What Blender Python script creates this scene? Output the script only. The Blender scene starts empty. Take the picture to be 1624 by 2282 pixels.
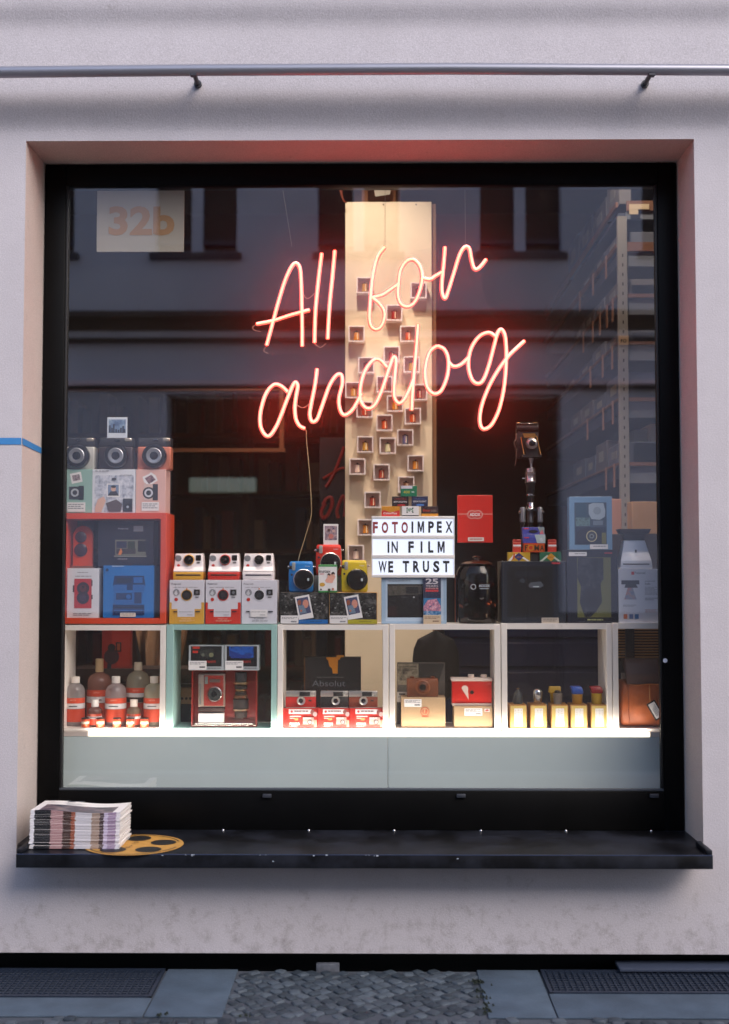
import bpy, bmesh, math, random
from mathutils import Vector, Matrix
random.seed(7)
R = math.radians
scene = bpy.context.scene
COL = scene.collection

# ---------------- camera, world, sun, exposure ----------------
CAMZ, CAMY, F = 1.4417, -4.4, 2667.0
YAW, PITCH = math.atan(23 / F), math.atan(129 / F)
cd = bpy.data.cameras.new('camera')
cam = bpy.data.objects.new('camera', cd)
COL.objects.link(cam)
cam.location = (0, CAMY, CAMZ)
cam.rotation_euler = (R(90) + PITCH, 0, YAW)
cd.sensor_fit = 'VERTICAL'
cd.sensor_height = 36
cd.sensor_width = 24
cd.lens = 36 * F / 2282
cd.clip_end = 500
cd.dof.use_dof = True
cd.dof.focus_distance = 4.83
cd.dof.aperture_fstop = 1.7
scene.camera = cam
scene.view_settings.view_transform = 'Standard'
scene.view_settings.look = 'None'
scene.view_settings.gamma = 1
scene.view_settings.exposure = 1.06
scene.cycles.max_bounces = 10
scene.cycles.transparent_max_bounces = 24
scene.cycles.sample_clamp_indirect = 3
scene.cycles.caustics_reflective = False
scene.cycles.caustics_refractive = False

SUN_EL, SUN_AZ = 40, 140     # overcast dusk light falling into the street from above
world = bpy.data.worlds.new('World')
scene.world = world
world.use_nodes = True
wn = world.node_tree
sky = wn.nodes.new('ShaderNodeTexSky')
sky.sky_type = 'NISHITA'
sky.sun_disc = False
sky.sun_elevation = R(SUN_EL)
sky.sun_rotation = R(SUN_AZ)
sky.air_density = 1.0
sky.dust_density = 2.0
bg = wn.nodes['Background']
wn.links.new(sky.outputs[0], bg.inputs[0])
bg.inputs[1].default_value = 0.15
sl = bpy.data.lights.new('sun', 'SUN')
sl.energy = 0.8
sl.angle = R(35)
sl.color = (1.0, 0.88, 0.78)
so = bpy.data.objects.new('sun', sl)
COL.objects.link(so)
# the direction the light comes from: azimuth measured from +Y, behind the camera
az = R(SUN_AZ)
dirv = Vector((math.sin(az) * math.cos(R(SUN_EL)), math.cos(az) * math.cos(R(SUN_EL)), math.sin(R(SUN_EL))))
so.rotation_euler = dirv.to_track_quat('Z', 'Y').to_euler()
so.location = (0, -3, 14)

def lamp(name, kind, loc, target, energy, color, size=0.1, spot=80, blend=0.6, size_y=None):
    l = bpy.data.lights.new(name, kind)
    l.energy = energy
    l.color = color
    if kind == 'AREA':
        l.size = size
        if size_y:
            l.shape = 'RECTANGLE'
            l.size_y = size_y
    else:
        l.shadow_soft_size = size
    if kind == 'SPOT':
        l.spot_size = R(spot)
        l.spot_blend = blend
    o = bpy.data.objects.new(name, l)
    COL.objects.link(o)
    o.location = loc
    d = Vector(loc) - Vector(target)
    o.rotation_euler = d.to_track_quat('Z', 'Y').to_euler()
    return o
WARM = (1.0, 0.72, 0.42)
SOFTW = (1.0, 0.84, 0.70)
# shop lamps under the ceiling, just above the window frame
for i, x in enumerate((-0.95, -0.25, 0.45, 1.0)):
    lamp('shop_spot', 'SPOT', (x, 0.42, 3.4), (x, 0.60, 1.2), 30, SOFTW, 0.04, 60)
lamp('board_spot', 'SPOT', (-0.12, 0.55, 3.8), (0.0, 1.4, 2.4), 56, (1, .85, .74), 0.05, 76, .8)
lamp('board_spot', 'SPOT', (0.25, 0.55, 3.5), (0.05, 1.4, 1.2), 46, (1, .85, .74), 0.05, 62, .8)
lamp('shelf_spot', 'SPOT', (0.9, 0.6, 3.6), (1.5, 1.9, 2.0), 14, (1.0, 0.82, 0.66), 0.06, 80)
lamp('back_fill', 'SPOT', (-0.8, 1.6, 3.6), (-0.7, 4.0, 1.4), 1.6, WARM, 0.06, 70)  # unseen fill added to lift the dark back of the shop

# ---------------- pixel rays of the photograph -> real points ----------------
fw = Vector((-math.sin(YAW) * math.cos(PITCH), math.cos(YAW) * math.cos(PITCH), math.sin(PITCH)))
rt = Vector((math.cos(YAW), math.sin(YAW), 0))
up = rt.cross(fw)
CAMP = Vector((0, CAMY, CAMZ))
def ray(px, py):
    return fw * F + rt * (px - 812) + up * (1141 - py)
def P(px, py, Y):
    d = ray(px, py)
    return CAMP + d * ((Y - CAMY) / d.y)
def G(px, py, z=0.0):
    d = ray(px, py)
    return CAMP + d * ((z - CAMZ) / d.z)
CR = dict(A=(104.3, 904.2, .3298), B=(591.2, 1112.8, .2784), C=(973.7, 904.2, .3341), D=(125.2, 1377.1, .3083),
          E=(591.2, 1377.1, .3298), F=(1078.0, 1377.1, .2698), N=(542.5, 500.8, .4069), G=(730.3, 389.5, .24087),
          H=(730.3, 869.4, .18291), R=(1112.8, 389.5, .3148), L=(0, 278.2, .38546), M=(0, 1704, .51394),
          M2=(789.4, 1704, .51394), p=(0, 0, 1))
def Q(cr, X, Y_):
    a, b, s = CR[cr]
    return a + X * s, b + Y_ * s
def W3(cr, X, Yp, depth):
    return P(*Q(cr, X, Yp), depth)

# ---------------- materials ----------------
def srgb(c):
    out = []
    for v in c:
        v = v / 255
        out.append(v / 12.92 if v <= 0.04045 else ((v + 0.055) / 1.055) ** 2.4)
    return (*out, 1)
MC = {}
def mat(c, rough=0.5, metal=0.0, spec=0.5, var=0.0, vscale=40.0, bump=0.0, bscale=200.0, coat=0.0):
    """painted / printed / plastic surface; c is an sRGB triple"""
    key = (tuple(c), rough, metal, spec, var, vscale, bump, bscale, coat)
    if key in MC:
        return MC[key]
    m = bpy.data.materials.new('surface')
    m.use_nodes = True
    nt = m.node_tree
    b = nt.nodes['Principled BSDF']
    col = srgb(c)
    b.inputs['Base Color'].default_value = col
    b.inputs['Roughness'].default_value = rough
    b.inputs['Metallic'].default_value = metal
    b.inputs['Specular IOR Level'].default_value = spec
    b.inputs['Coat Weight'].default_value = coat
    if var > 0 or bump > 0:
        tc = nt.nodes.new('ShaderNodeTexCoord')
    if var > 0:
        n = nt.nodes.new('ShaderNodeTexNoise')
        n.inputs['Scale'].default_value = vscale
        n.inputs['Detail'].default_value = 5
        nt.links.new(tc.outputs['Object'], n.inputs['Vector'])
        r = nt.nodes.new('ShaderNodeValToRGB')
        r.color_ramp.elements[0].position = 0.3
        r.color_ramp.elements[1].position = 0.7
        r.color_ramp.elements[0].color = (*[v * (1 - var) for v in col[:3]], 1)
        r.color_ramp.elements[1].color = (*[min(1, v * (1 + var * .6)) for v in col[:3]], 1)
        nt.links.new(n.outputs[0], r.inputs[0])
        nt.links.new(r.outputs[0], b.inputs['Base Color'])
    if bump > 0:
        n2 = nt.nodes.new('ShaderNodeTexNoise')
        n2.inputs['Scale'].default_value = bscale
        n2.inputs['Detail'].default_value = 6
        nt.links.new(tc.outputs['Object'], n2.inputs['Vector'])
        bp = nt.nodes.new('ShaderNodeBump')
        bp.inputs['Strength'].default_value = bump
        bp.inputs['Distance'].default_value = 0.004
        nt.links.new(n2.outputs[0], bp.inputs['Height'])
        nt.links.new(bp.outputs[0], b.inputs['Normal'])
    MC[key] = m
    return m
def photo(cols, scale=60, kind='voronoi', rough=0.35, seed=0.0):
    """a printed picture: patches of a few inks"""
    key = ('photo', tuple(cols), scale, kind, seed)
    if key in MC:
        return MC[key]
    m = bpy.data.materials.new('printed_picture')
    m.use_nodes = True
    nt = m.node_tree
    b = nt.nodes['Principled BSDF']
    b.inputs['Roughness'].default_value = rough
    tc = nt.nodes.new('ShaderNodeTexCoord')
    mp = nt.nodes.new('ShaderNodeMapping')
    mp.inputs['Location'].default_value = (seed, seed * 2, seed * 3)
    nt.links.new(tc.outputs['Object'], mp.inputs[0])
    n = nt.nodes.new('ShaderNodeTexNoise')
    n.inputs['Scale'].default_value = scale
    n.inputs['Detail'].default_value = 3
    n.inputs['Roughness'].default_value = 0.65
    nt.links.new(mp.outputs[0], n.inputs['Vector'])
    r = nt.nodes.new('ShaderNodeValToRGB')
    els = r.color_ramp.elements
    k = len(cols)
    while len(els) < k:
        els.new(0.5)
    for i, c in enumerate(cols):
        els[i].position = 0.32 + 0.36 * i / (k - 1)
        els[i].color = srgb(c)
    nt.links.new(n.outputs[0], r.inputs[0])
    nt.links.new(r.outputs[0], b.inputs['Base Color'])
    MC[key] = m
    return m
def emit(c, s=1.0):
    """c linear emission colour"""
    key = ('emit', tuple(c), s)
    if key in MC:
        return MC[key]
    m = bpy.data.materials.new('light_surface')
    m.use_nodes = True
    nt = m.node_tree
    b = nt.nodes['Principled BSDF']
    b.inputs['Base Color'].default_value = (.7, .7, .7, 1)
    b.inputs['Emission Color'].default_value = (*c, 1)
    b.inputs['Emission Strength'].default_value = s
    MC[key] = m
    return m
def clear(tint=(1, 1, 1), ior=1.5, rough=0.0, body=0.0, bodycol=(200, 200, 200), name='clear_sheet', refl=1.0, halo_scatter=0.0):
    """thin clear glass or plastic: transparent + fresnel gloss, optional milky body"""
    key = ('clear', tint, ior, rough, body, bodycol, refl, halo_scatter)
    if key in MC:
        return MC[key]
    m = bpy.data.materials.new(name)
    m.use_nodes = True
    nt = m.node_tree
    nt.nodes.remove(nt.nodes['Principled BSDF'])
    out = nt.nodes['Material Output']
    t = nt.nodes.new('ShaderNodeBsdfTransparent')
    t.inputs[0].default_value = (*tint, 1)
    g = nt.nodes.new('ShaderNodeBsdfGlossy')
    g.inputs['Color'].default_value = (refl, refl, refl, 1)
    g.inputs['Roughness'].default_value = rough
    fr = nt.nodes.new('ShaderNodeFresnel')
    fr.inputs[0].default_value = ior
    mx = nt.nodes.new('ShaderNodeMixShader')
    # same mirror strength seen from either side of the thin sheet
    gm = nt.nodes.new('ShaderNodeNewGeometry')
    mr = nt.nodes.new('ShaderNodeMapRange')
    mr.inputs[3].default_value = ior
    mr.inputs[4].default_value = 1 / ior
    nt.links.new(gm.outputs['Backfacing'], mr.inputs[0])
    nt.links.new(mr.outputs[0], fr.inputs[0])
    nt.links.new(fr.outputs[0], mx.inputs[0])
    nt.links.new(mx.outputs[0], out.inputs[0])
    nt.links.new(g.outputs[0], mx.inputs[2])
    if body > 0:
        d = nt.nodes.new('ShaderNodeBsdfDiffuse')
        d.inputs[0].default_value = srgb(bodycol)
        tr = nt.nodes.new('ShaderNodeBsdfTranslucent')
        tr.inputs[0].default_value = srgb(bodycol)
        m2 = nt.nodes.new('ShaderNodeMixShader')
        m2.inputs[0].default_value = 0.5
        nt.links.new(d.outputs[0], m2.inputs[1])
        nt.links.new(tr.outputs[0], m2.inputs[2])
        m3 = nt.nodes.new('ShaderNodeMixShader')
        m3.inputs[0].default_value = body
        nt.links.new(t.outputs[0], m3.inputs[1])
        nt.links.new(m2.outputs[0], m3.inputs[2])
        nt.links.new(m3.outputs[0], mx.inputs[1])
    elif halo_scatter > 0:  # scatter added so the neon spreads into a soft halo
        tr = nt.nodes.new('ShaderNodeBsdfTranslucent')
        tr.inputs[0].default_value = (.9, .9, .9, 1)
        m2 = nt.nodes.new('ShaderNodeMixShader')
        m2.inputs[0].default_value = halo_scatter
        nt.links.new(t.outputs[0], m2.inputs[1])
        nt.links.new(tr.outputs[0], m2.inputs[2])
        nt.links.new(m2.outputs[0], mx.inputs[1])
    else:
        nt.links.new(t.outputs[0], mx.inputs[1])
    MC[key] = m
    return m
def M_(m):
    return mat(m) if isinstance(m, tuple) else m

WHITE = mat((236, 232, 230), .35)
OFFW = mat((222, 216, 208), .5)
BLACK = mat((14, 14, 15), .35)
BLACKM = mat((22, 22, 24), .6)
GREY = mat((110, 112, 116), .5)
CHROME = mat((215, 210, 205), .18, 1.0)
DCHROME = mat((95, 92, 90), .25, 1.0)
LENSG = mat((8, 8, 12), .06, 0, .8, coat=1.0)
RED = mat((200, 44, 34), .4)
KRAFT = mat((178, 148, 112), .7, var=.12, vscale=120)
TAG = mat((225, 218, 205), .6)
INK = mat((60, 60, 66), .6)
INKL = mat((130, 130, 136), .6)

# ---------------- mesh builder ----------------
TXT = {}
def text_geo(s, bold=0.0):
    key = (s, bold)
    if key in TXT:
        return TXT[key]
    cu = bpy.data.curves.new('t', 'FONT')
    cu.body = s
    cu.size = 1
    cu.offset = bold
    cu.align_x = 'CENTER'
    cu.resolution_u = 3
    ob = bpy.data.objects.new('t', cu)
    COL.objects.link(ob)
    dg = bpy.context.evaluated_depsgraph_get()
    me = ob.evaluated_get(dg).to_mesh()
    vs = [v.co.copy() for v in me.vertices]
    fs = [tuple(p.vertices) for p in me.polygons]
    ob.evaluated_get(dg).to_mesh_clear()
    bpy.data.objects.remove(ob)
    bpy.data.curves.remove(cu)
    xs = [v.x for v in vs]
    ys = [v.y for v in vs]
    x0, x1, y0, y1 = min(xs), max(xs), min(ys), max(ys)
    vs = [((v.x - (x0 + x1) / 2), (v.y - (y0 + y1) / 2)) for v in vs]
    TXT[key] = (vs, fs, x1 - x0, y1 - y0)
    return TXT[key]

class MB:
    def __init__(s):
        s.bm = bmesh.new()
        s.mats = []
        s.n = 0
    def mi(s, m):
        m = M_(m)
        if m not in s.mats:
            s.mats.append(m)
        return s.mats.index(m)
    def take(s, t, m, smooth=False, mx=None):
        if mx is not None:
            bmesh.ops.transform(t, matrix=mx, verts=t.verts)
        i = s.mi(m)
        vm = {v: s.bm.verts.new(v.co) for v in t.verts}
        for f in t.faces:
            try:
                nf = s.bm.faces.new([vm[v] for v in f.verts])
            except ValueError:
                continue
            nf.material_index = i
            nf.smooth = smooth
        t.free()
        return s
    def raw(s, vs, fs, m, smooth=False):
        i = s.mi(m)
        bv = [s.bm.verts.new(v) for v in vs]
        for f in fs:
            try:
                nf = s.bm.faces.new([bv[k] for k in f])
                nf.material_index = i
                nf.smooth = smooth
            except ValueError:
                pass
        return s
    def box(s, x0, x1, y0, y1, z0, z1, m, bev=0.0, seg=2, mx=None):
        t = bmesh.new()
        bmesh.ops.create_cube(t, size=1)
        for v in t.verts:
            v.co = Vector(((x0 + x1) / 2 + v.co.x * (x1 - x0), (y0 + y1) / 2 + v.co.y * (y1 - y0), (z0 + z1) / 2 + v.co.z * (z1 - z0)))
        if bev > 0:
            bmesh.ops.bevel(t, geom=t.edges[:], offset=bev, segments=seg, affect='EDGES', profile=0.5)
        return s.take(t, m, bev > 0.002, mx)
    def loft(s, rows, m, bev=0.0, seg=2):
        """rows of (z, x0, x1, y0, y1) rectangles"""
        t = bmesh.new()
        rs = []
        for (z, x0, x1, y0, y1) in rows:
            rs.append([t.verts.new(c) for c in ((x0, y0, z), (x1, y0, z), (x1, y1, z), (x0, y1, z))])
        for a, b in zip(rs, rs[1:]):
            for k in range(4):
                t.faces.new((a[k], a[(k + 1) % 4], b[(k + 1) % 4], b[k]))
        t.faces.new(rs[0][::-1])
        t.faces.new(rs[-1])
        if bev > 0:
            bmesh.ops.bevel(t, geom=t.edges[:], offset=bev, segments=seg, affect='EDGES', profile=0.5)
        return s.take(t, m, bev > 0.002)
    def cyl(s, c, r, h, m, axis='Y', r2=None, seg=28, cap=True):
        """cylinder starting at c and running h along the axis"""
        t = bmesh.new()
        bmesh.ops.create_cone(t, cap_ends=cap, segments=seg, radius1=r, radius2=r if r2 is None else r2, depth=h)
        bmesh.ops.translate(t, verts=t.verts, vec=(0, 0, h / 2))
        rot = {'Z': Matrix.Identity(4), 'Y': Matrix.Rotation(-math.pi / 2, 4, 'X'), 'X': Matrix.Rotation(math.pi / 2, 4, 'Y')}[axis]
        return s.take(t, m, True, Matrix.Translation(c) @ rot)
    def lathe(s, prof, c, m, axis='Z', seg=28, mx=None):
        """prof: (r, h) pairs"""
        vs, fs = [], []
        for (r, h) in prof:
            for k in range(seg):
                a = 2 * math.pi * k / seg
                vs.append(Vector((r * math.cos(a), r * math.sin(a), h)))
        for i in range(len(prof) - 1):
            for k in range(seg):
                k2 = (k + 1) % seg
                fs.append((i * seg + k, i * seg + k2, (i + 1) * seg + k2, (i + 1) * seg + k))
        fs.append(tuple(range(seg))[::-1])
        fs.append(tuple((len(prof) - 1) * seg + k for k in range(seg)))
        rot = {'Z': Matrix.Identity(4), 'Y': Matrix.Rotation(-math.pi / 2, 4, 'X'), '-Y': Matrix.Rotation(math.pi / 2, 4, 'X'), 'X': Matrix.Rotation(math.pi / 2, 4, 'Y')}[axis]
        T = Matrix.Translation(c) @ rot
        if mx is not None:
            T = mx @ T
        return s.raw([T @ v for v in vs], fs, m, True)
    def tube(s, pts, r, m, seg=8, closed=False, smooth=True):
        pts = [Vector(p) for p in pts]
        n = len(pts)
        vs, fs = [], []
        nrm = None
        for i, p in enumerate(pts):
            d = (pts[min(i + 1, n - 1)] - pts[max(i - 1, 0)])
            if d.length < 1e-9:
                d = Vector((0, 0, 1))
            d.normalize()
            if nrm is None:
                nrm = d.orthogonal().normalized()
            nrm = (nrm - d * nrm.dot(d))
            if nrm.length < 1e-6:
                nrm = d.orthogonal()
            nrm.normalize()
            b = d.cross(nrm)
            rr = r[i] if isinstance(r, (list, tuple)) else r
            for k in range(seg):
                a = 2 * math.pi * k / seg
                vs.append(p + (nrm * math.cos(a) + b * math.sin(a)) * rr)
        for i in range(n - 1):
            for k in range(seg):
                k2 = (k + 1) % seg
                fs.append((i * seg + k, i * seg + k2, (i + 1) * seg + k2, (i + 1) * seg + k))
        fs.append(tuple(range(seg))[::-1])
        fs.append(tuple((n - 1) * seg + k for k in range(seg)))
        return s.raw(vs, fs, m, smooth)
    def prism(s, pts, y0, y1, m):
        """outline in x,z given depth from y0 to y1"""
        n = len(pts)
        vs = [(x, y0, z) for x, z in pts] + [(x, y1, z) for x, z in pts]
        t = bmesh.new()
        bv = [t.verts.new(v) for v in vs]
        f1 = t.faces.new(bv[:n])
        f2 = t.faces.new(bv[n:][::-1])
        for k in range(n):
            t.faces.new((bv[k], bv[n + k], bv[n + (k + 1) % n], bv[(k + 1) % n]))
        bmesh.ops.recalc_face_normals(t, faces=t.faces)
        bmesh.ops.triangulate(t, faces=[f1, f2])
        return s.take(t, m)
    def text(s, string, x, z, y, h, m, w=None, bold=0.0, rot=0.0, up=False, thick=0.0):
        """text facing -Y (or lying face up), centred on x,z, cap height h, squeezed to width w"""
        vs, fs, tw, th = text_geo(string, bold)
        k = h / th
        kx = (w / tw) if w else k
        ca, sa = math.cos(rot), math.sin(rot)
        out = []
        for (a, b) in vs:
            a, b = a * kx, b * k
            a, b = a * ca - b * sa, a * sa + b * ca
            out.append((x + a, y + b, z) if up else (x + a, y, z + b))
        return s.raw(out, fs, m)
    def build(s, name, parent=None, world=False, label=None):
        me = bpy.data.meshes.new(name)
        off = Vector((0, 0, 0))
        if parent is None:
            xs = [v.co for v in s.bm.verts]
            off = Vector(((min(v.x for v in xs) + max(v.x for v in xs)) / 2, (min(v.y for v in xs) + max(v.y for v in xs)) / 2, min(v.z for v in xs)))
        elif world:
            p = parent
            while p is not None:
                off += p.location
                p = p.parent
        if off.length > 0:
            bmesh.ops.translate(s.bm, verts=s.bm.verts, vec=-off)
        s.bm.to_mesh(me)
        s.bm.free()
        for m in s.mats:
            me.materials.append(m)
        me.set_sharp_from_angle(angle=R(38))
        o = bpy.data.objects.new(name, me)
        COL.objects.link(o)
        if parent is None:
            o.location = off
        else:
            o.parent = parent
        if label:
            o['label'] = label
        return o

def tag(o, label=None, cat=None, group=None, kind=None):
    if label: o['label'] = label
    if cat: o['category'] = cat
    if group: o['group'] = group
    if kind: o['kind'] = kind
    return o
def thing(name, label, cat, loc, rz=0.0, group=None):
    o = bpy.data.objects.new(name, None)
    COL.objects.link(o)
    o.empty_display_size = 0.05
    o.location = loc
    o.rotation_euler = (0, 0, rz)
    return tag(o, label, cat, group)

class Art:
    """prints on the front (y=0, facing -Y) of a carton; coordinates are the photo crop's"""
    def __init__(s, mb, bbox, W, H, y=0.0):
        s.mb, s.b, s.W, s.H, s.y, s.k = mb, bbox, W, H, y, 0
    def xz(s, X, Y_):
        x0, y0, x1, y1 = s.b
        return ((X - (x0 + x1) / 2) / (x1 - x0) * s.W, (y1 - Y_) / (y1 - y0) * s.H)
    def ly(s):
        s.k += 1
        return s.y - 0.00035 * s.k
    def rect(s, X0, Y0, X1, Y1, m, rot=0.0):
        a, b = s.xz(X0, Y1), s.xz(X1, Y0)
        y = s.ly()
        cx, cz = (a[0] + b[0]) / 2, (a[1] + b[1]) / 2
        hw, hh = (b[0] - a[0]) / 2, (b[1] - a[1]) / 2
        ca, sa = math.cos(rot), math.sin(rot)
        vs = [(cx + p * hw * ca - q * hh * sa, y, cz + p * hw * sa + q * hh * ca) for p, q in ((-1, -1), (1, -1), (1, 1), (-1, 1))]
        s.mb.raw(vs, [(0, 1, 2, 3)], m)
    def poly(s, pts, m):
        y = s.ly()
        vs = [(s.xz(*p)[0], y, s.xz(*p)[1]) for p in pts]
        s.mb.raw(vs, [tuple(range(len(vs)))], m)
    def disc(s, X, Y_, r, m, ry=None):
        y = s.ly()
        kx = s.W / (s.b[2] - s.b[0])
        x, z = s.xz(X, Y_)
        ry = r if ry is None else ry
        vs = [(x + r * kx * math.cos(a * math.pi / 12), y, z + ry * kx * math.sin(a * math.pi / 12)) for a in range(24)]
        s.mb.raw(vs, [tuple(range(24))], m)
    def text(s, t, X, Y_, h, m, w=None, bold=0.0, rot=0.0):
        k = s.H / (s.b[3] - s.b[1])
        kx = s.W / (s.b[2] - s.b[0])
        x, z = s.xz(X, Y_)
        s.mb.text(t, x, z, s.ly(), h * k, m, w * kx if w else None, bold, rot)
    def lines(s, X0, Y0, X1, Y1, n, m, fill=.45):
        """small print: n lines of broken strokes"""
        rnd = random.Random(int(X0 * 7 + Y0))
        st = (Y1 - Y0) / n
        for i in range(n):
            x = X0
            end = X1 - rnd.random() * .35 * (X1 - X0) * (i % 2)
            while x < end:
                w = (X1 - X0) * (.08 + .16 * rnd.random())
                s.rect(x, Y0 + i * st, min(x + w, end), Y0 + i * st + st * fill, m)
                s.k -= 1
                x += w * 1.2
        s.k += 1

def geom(cr, X0, X1, Yt, Yb, depth, zb=None):
    """size and base of something seen as this rectangle of a crop, standing at this depth"""
    a = W3(cr, X0, (Yt + Yb) / 2, depth)
    b = W3(cr, X1, (Yt + Yb) / 2, depth)
    top = W3(cr, (X0 + X1) / 2, Yt, depth).z
    bot = W3(cr, (X0 + X1) / 2, Yb, depth).z
    if zb is None:
        zb = bot
    return (a.x + b.x) / 2, zb, b.x - a.x, max(top - zb, 0.004)
def carton(name, label, cat, cr, X0, Yt, X1, Yb, Y, m, zb=None, depth=.08, art=None, rz=0.0, group=None, part=False, bev=.0008):
    """a closed cardboard box with its printing; returns object and top height"""
    x, z, W, H = geom(cr, X0, X1, Yt, Yb, Y, zb)
    mb = MB()
    mb.box(-W / 2, W / 2, 0, depth, 0, H, m, bev, 1)
    if art:
        art(Art(mb, (X0, Yt, X1, Yb), W, H))
    me = bpy.data.meshes.new(name)
    mb.bm.to_mesh(me)
    mb.bm.free()
    for q in mb.mats:
        me.materials.append(q)
    o = bpy.data.objects.new(name, me)
    COL.objects.link(o)
    o.location = (x, Y, z)
    o.rotation_euler = (0, 0, rz + R(random.uniform(-.5, .5)))
    tag(o, label, cat, group)
    return o, z + H
def catmull(pts, n=8):
    pts = [Vector(p) for p in pts]
    out = []
    for i in range(len(pts) - 1):
        p0, p1, p2, p3 = pts[max(i - 1, 0)], pts[i], pts[i + 1], pts[min(i + 2, len(pts) - 1)]
        for k in range(n):
            t = k / n
            out.append(.5 * ((2 * p1) + (p2 - p0) * t + (2 * p0 - 5 * p1 + 4 * p2 - p3) * t * t + (3 * p1 - p0 - 3 * p2 + p3) * t ** 3))
    out.append(pts[-1])
    return out

# =====================================================================
# the shop front
# =====================================================================
def zz(py, Y): return P(812, py, Y).z
def xx(px, py, Y): return P(px, py, Y).x
YG, YF, YS = 0.27, 0.25, 0.40            # glass, frame face, shelf front
OX0, OX1 = xx(58, 312, 0), xx(1546, 312, 0)
OZ1 = zz(312, 0)
FZ1 = OZ1 - 0.004
SZB = zz(1850, YF)                         # sill height at the frame
def plaster(col, lowcol):
    m = bpy.data.materials.new('plaster')
    m.use_nodes = True
    nt = m.node_tree
    b = nt.nodes['Principled BSDF']
    b.inputs['Roughness'].default_value = .85
    tc = nt.nodes.new('ShaderNodeTexCoord')
    n = nt.nodes.new('ShaderNodeTexNoise'); n.inputs['Scale'].default_value = 5; n.inputs['Detail'].default_value = 8
    n.inputs['Roughness'].default_value = .7
    n2 = nt.nodes.new('ShaderNodeTexNoise'); n2.inputs['Scale'].default_value = 140; n2.inputs['Detail'].default_value = 4
    n3 = nt.nodes.new('ShaderNodeTexNoise'); n3.inputs['Scale'].default_value = 17; n3.inputs['Detail'].default_value = 9; n3.inputs['Roughness'].default_value = .75
    for q in (n, n2, n3): nt.links.new(tc.outputs['Object'], q.inputs['Vector'])
    r = nt.nodes.new('ShaderNodeValToRGB')
    r.color_ramp.elements[0].position = .25; r.color_ramp.elements[1].position = .75
    c = srgb(col)
    r.color_ramp.elements[0].color = (*[v * .93 for v in c[:3]], 1)
    r.color_ramp.elements[1].color = (*[min(1, v * 1.05) for v in c[:3]], 1)
    nt.links.new(n.outputs[0], r.inputs[0])
    # splash dirt: blotches that sit on the lowest half metre of the wall
    sep = nt.nodes.new('ShaderNodeSeparateXYZ'); nt.links.new(tc.outputs['Object'], sep.inputs[0])
    mr = nt.nodes.new('ShaderNodeMapRange'); mr.inputs[1].default_value = .05; mr.inputs[2].default_value = .42
    mr.inputs[3].default_value = .14; mr.inputs[4].default_value = 0.0
    nt.links.new(sep.outputs[2], mr.inputs[0])
    ad = nt.nodes.new('ShaderNodeMath'); ad.operation = 'ADD'
    nt.links.new(n3.outputs[0], ad.inputs[0]); nt.links.new(mr.outputs[0], ad.inputs[1])
    r3 = nt.nodes.new('ShaderNodeValToRGB')
    r3.color_ramp.elements[0].position = .60; r3.color_ramp.elements[1].position = .80
    r3.color_ramp.elements[0].color = (0, 0, 0, 1); r3.color_ramp.elements[1].color = (.5, .5, .5, 1)
    nt.links.new(ad.outputs[0], r3.inputs[0])
    mx = nt.nodes.new('ShaderNodeMixRGB'); mx.inputs[2].default_value = srgb(lowcol)
    nt.links.new(r3.outputs[0], mx.inputs[0]); nt.links.new(r.outputs[0], mx.inputs[1])
    g = nt.nodes.new('ShaderNodeTexNoise'); g.inputs['Scale'].default_value = 330; g.inputs['Detail'].default_value = 2
    nt.links.new(tc.outputs['Object'], g.inputs['Vector'])
    gr = nt.nodes.new('ShaderNodeMapRange'); gr.inputs[1].default_value = .3; gr.inputs[2].default_value = .7; gr.inputs[3].default_value = .80; gr.inputs[4].default_value = 1.14
    nt.links.new(g.outputs[0], gr.inputs[0])
    # thin drip and scuff marks, long in z
    mpg = nt.nodes.new('ShaderNodeMapping'); mpg.inputs['Scale'].default_value = (16, 16, 3.2)
    nt.links.new(tc.outputs['Object'], mpg.inputs[0])
    s1 = nt.nodes.new('ShaderNodeTexNoise'); s1.inputs['Scale'].default_value = 1.6; s1.inputs['Detail'].default_value = 9; s1.inputs['Roughness'].default_value = .8
    nt.links.new(mpg.outputs[0], s1.inputs['Vector'])
    s2 = nt.nodes.new('ShaderNodeMapRange'); s2.inputs[1].default_value = .64; s2.inputs[2].default_value = .72; s2.inputs[3].default_value = 1; s2.inputs[4].default_value = .78
    nt.links.new(s1.outputs[0], s2.inputs[0])
    mm = nt.nodes.new('ShaderNodeMath'); mm.operation = 'MULTIPLY'
    nt.links.new(gr.outputs[0], mm.inputs[0]); nt.links.new(s2.outputs[0], mm.inputs[1])
    mv = nt.nodes.new('ShaderNodeVectorMath'); mv.operation = 'SCALE'
    nt.links.new(mx.outputs[0], mv.inputs[0]); nt.links.new(mm.outputs[0], mv.inputs['Scale'])
    nt.links.new(mv.outputs[0], b.inputs['Base Color'])
    bp = nt.nodes.new('ShaderNodeBump'); bp.inputs['Strength'].default_value = .35; bp.inputs['Distance'].default_value = .003
    nt.links.new(n2.outputs[0], bp.inputs['Height']); nt.links.new(bp.outputs[0], b.inputs['Normal'])
    return m
PLAST = plaster((193, 188, 194), (116, 106, 102))
FRAMEM = mat((9, 9, 10), .45, spec=.12, var=.3, vscale=6)

PLAST_NEONLIT = plaster((196, 184, 178), (116, 106, 102))  # same plaster, colour warmed for the neon light on reveal and soffit
bld = thing('shop_building', 'pale lavender plastered shop front around a big black-framed window', 'building', (0, 0, 0))
wallbot = zz(2125, 0)
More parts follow.
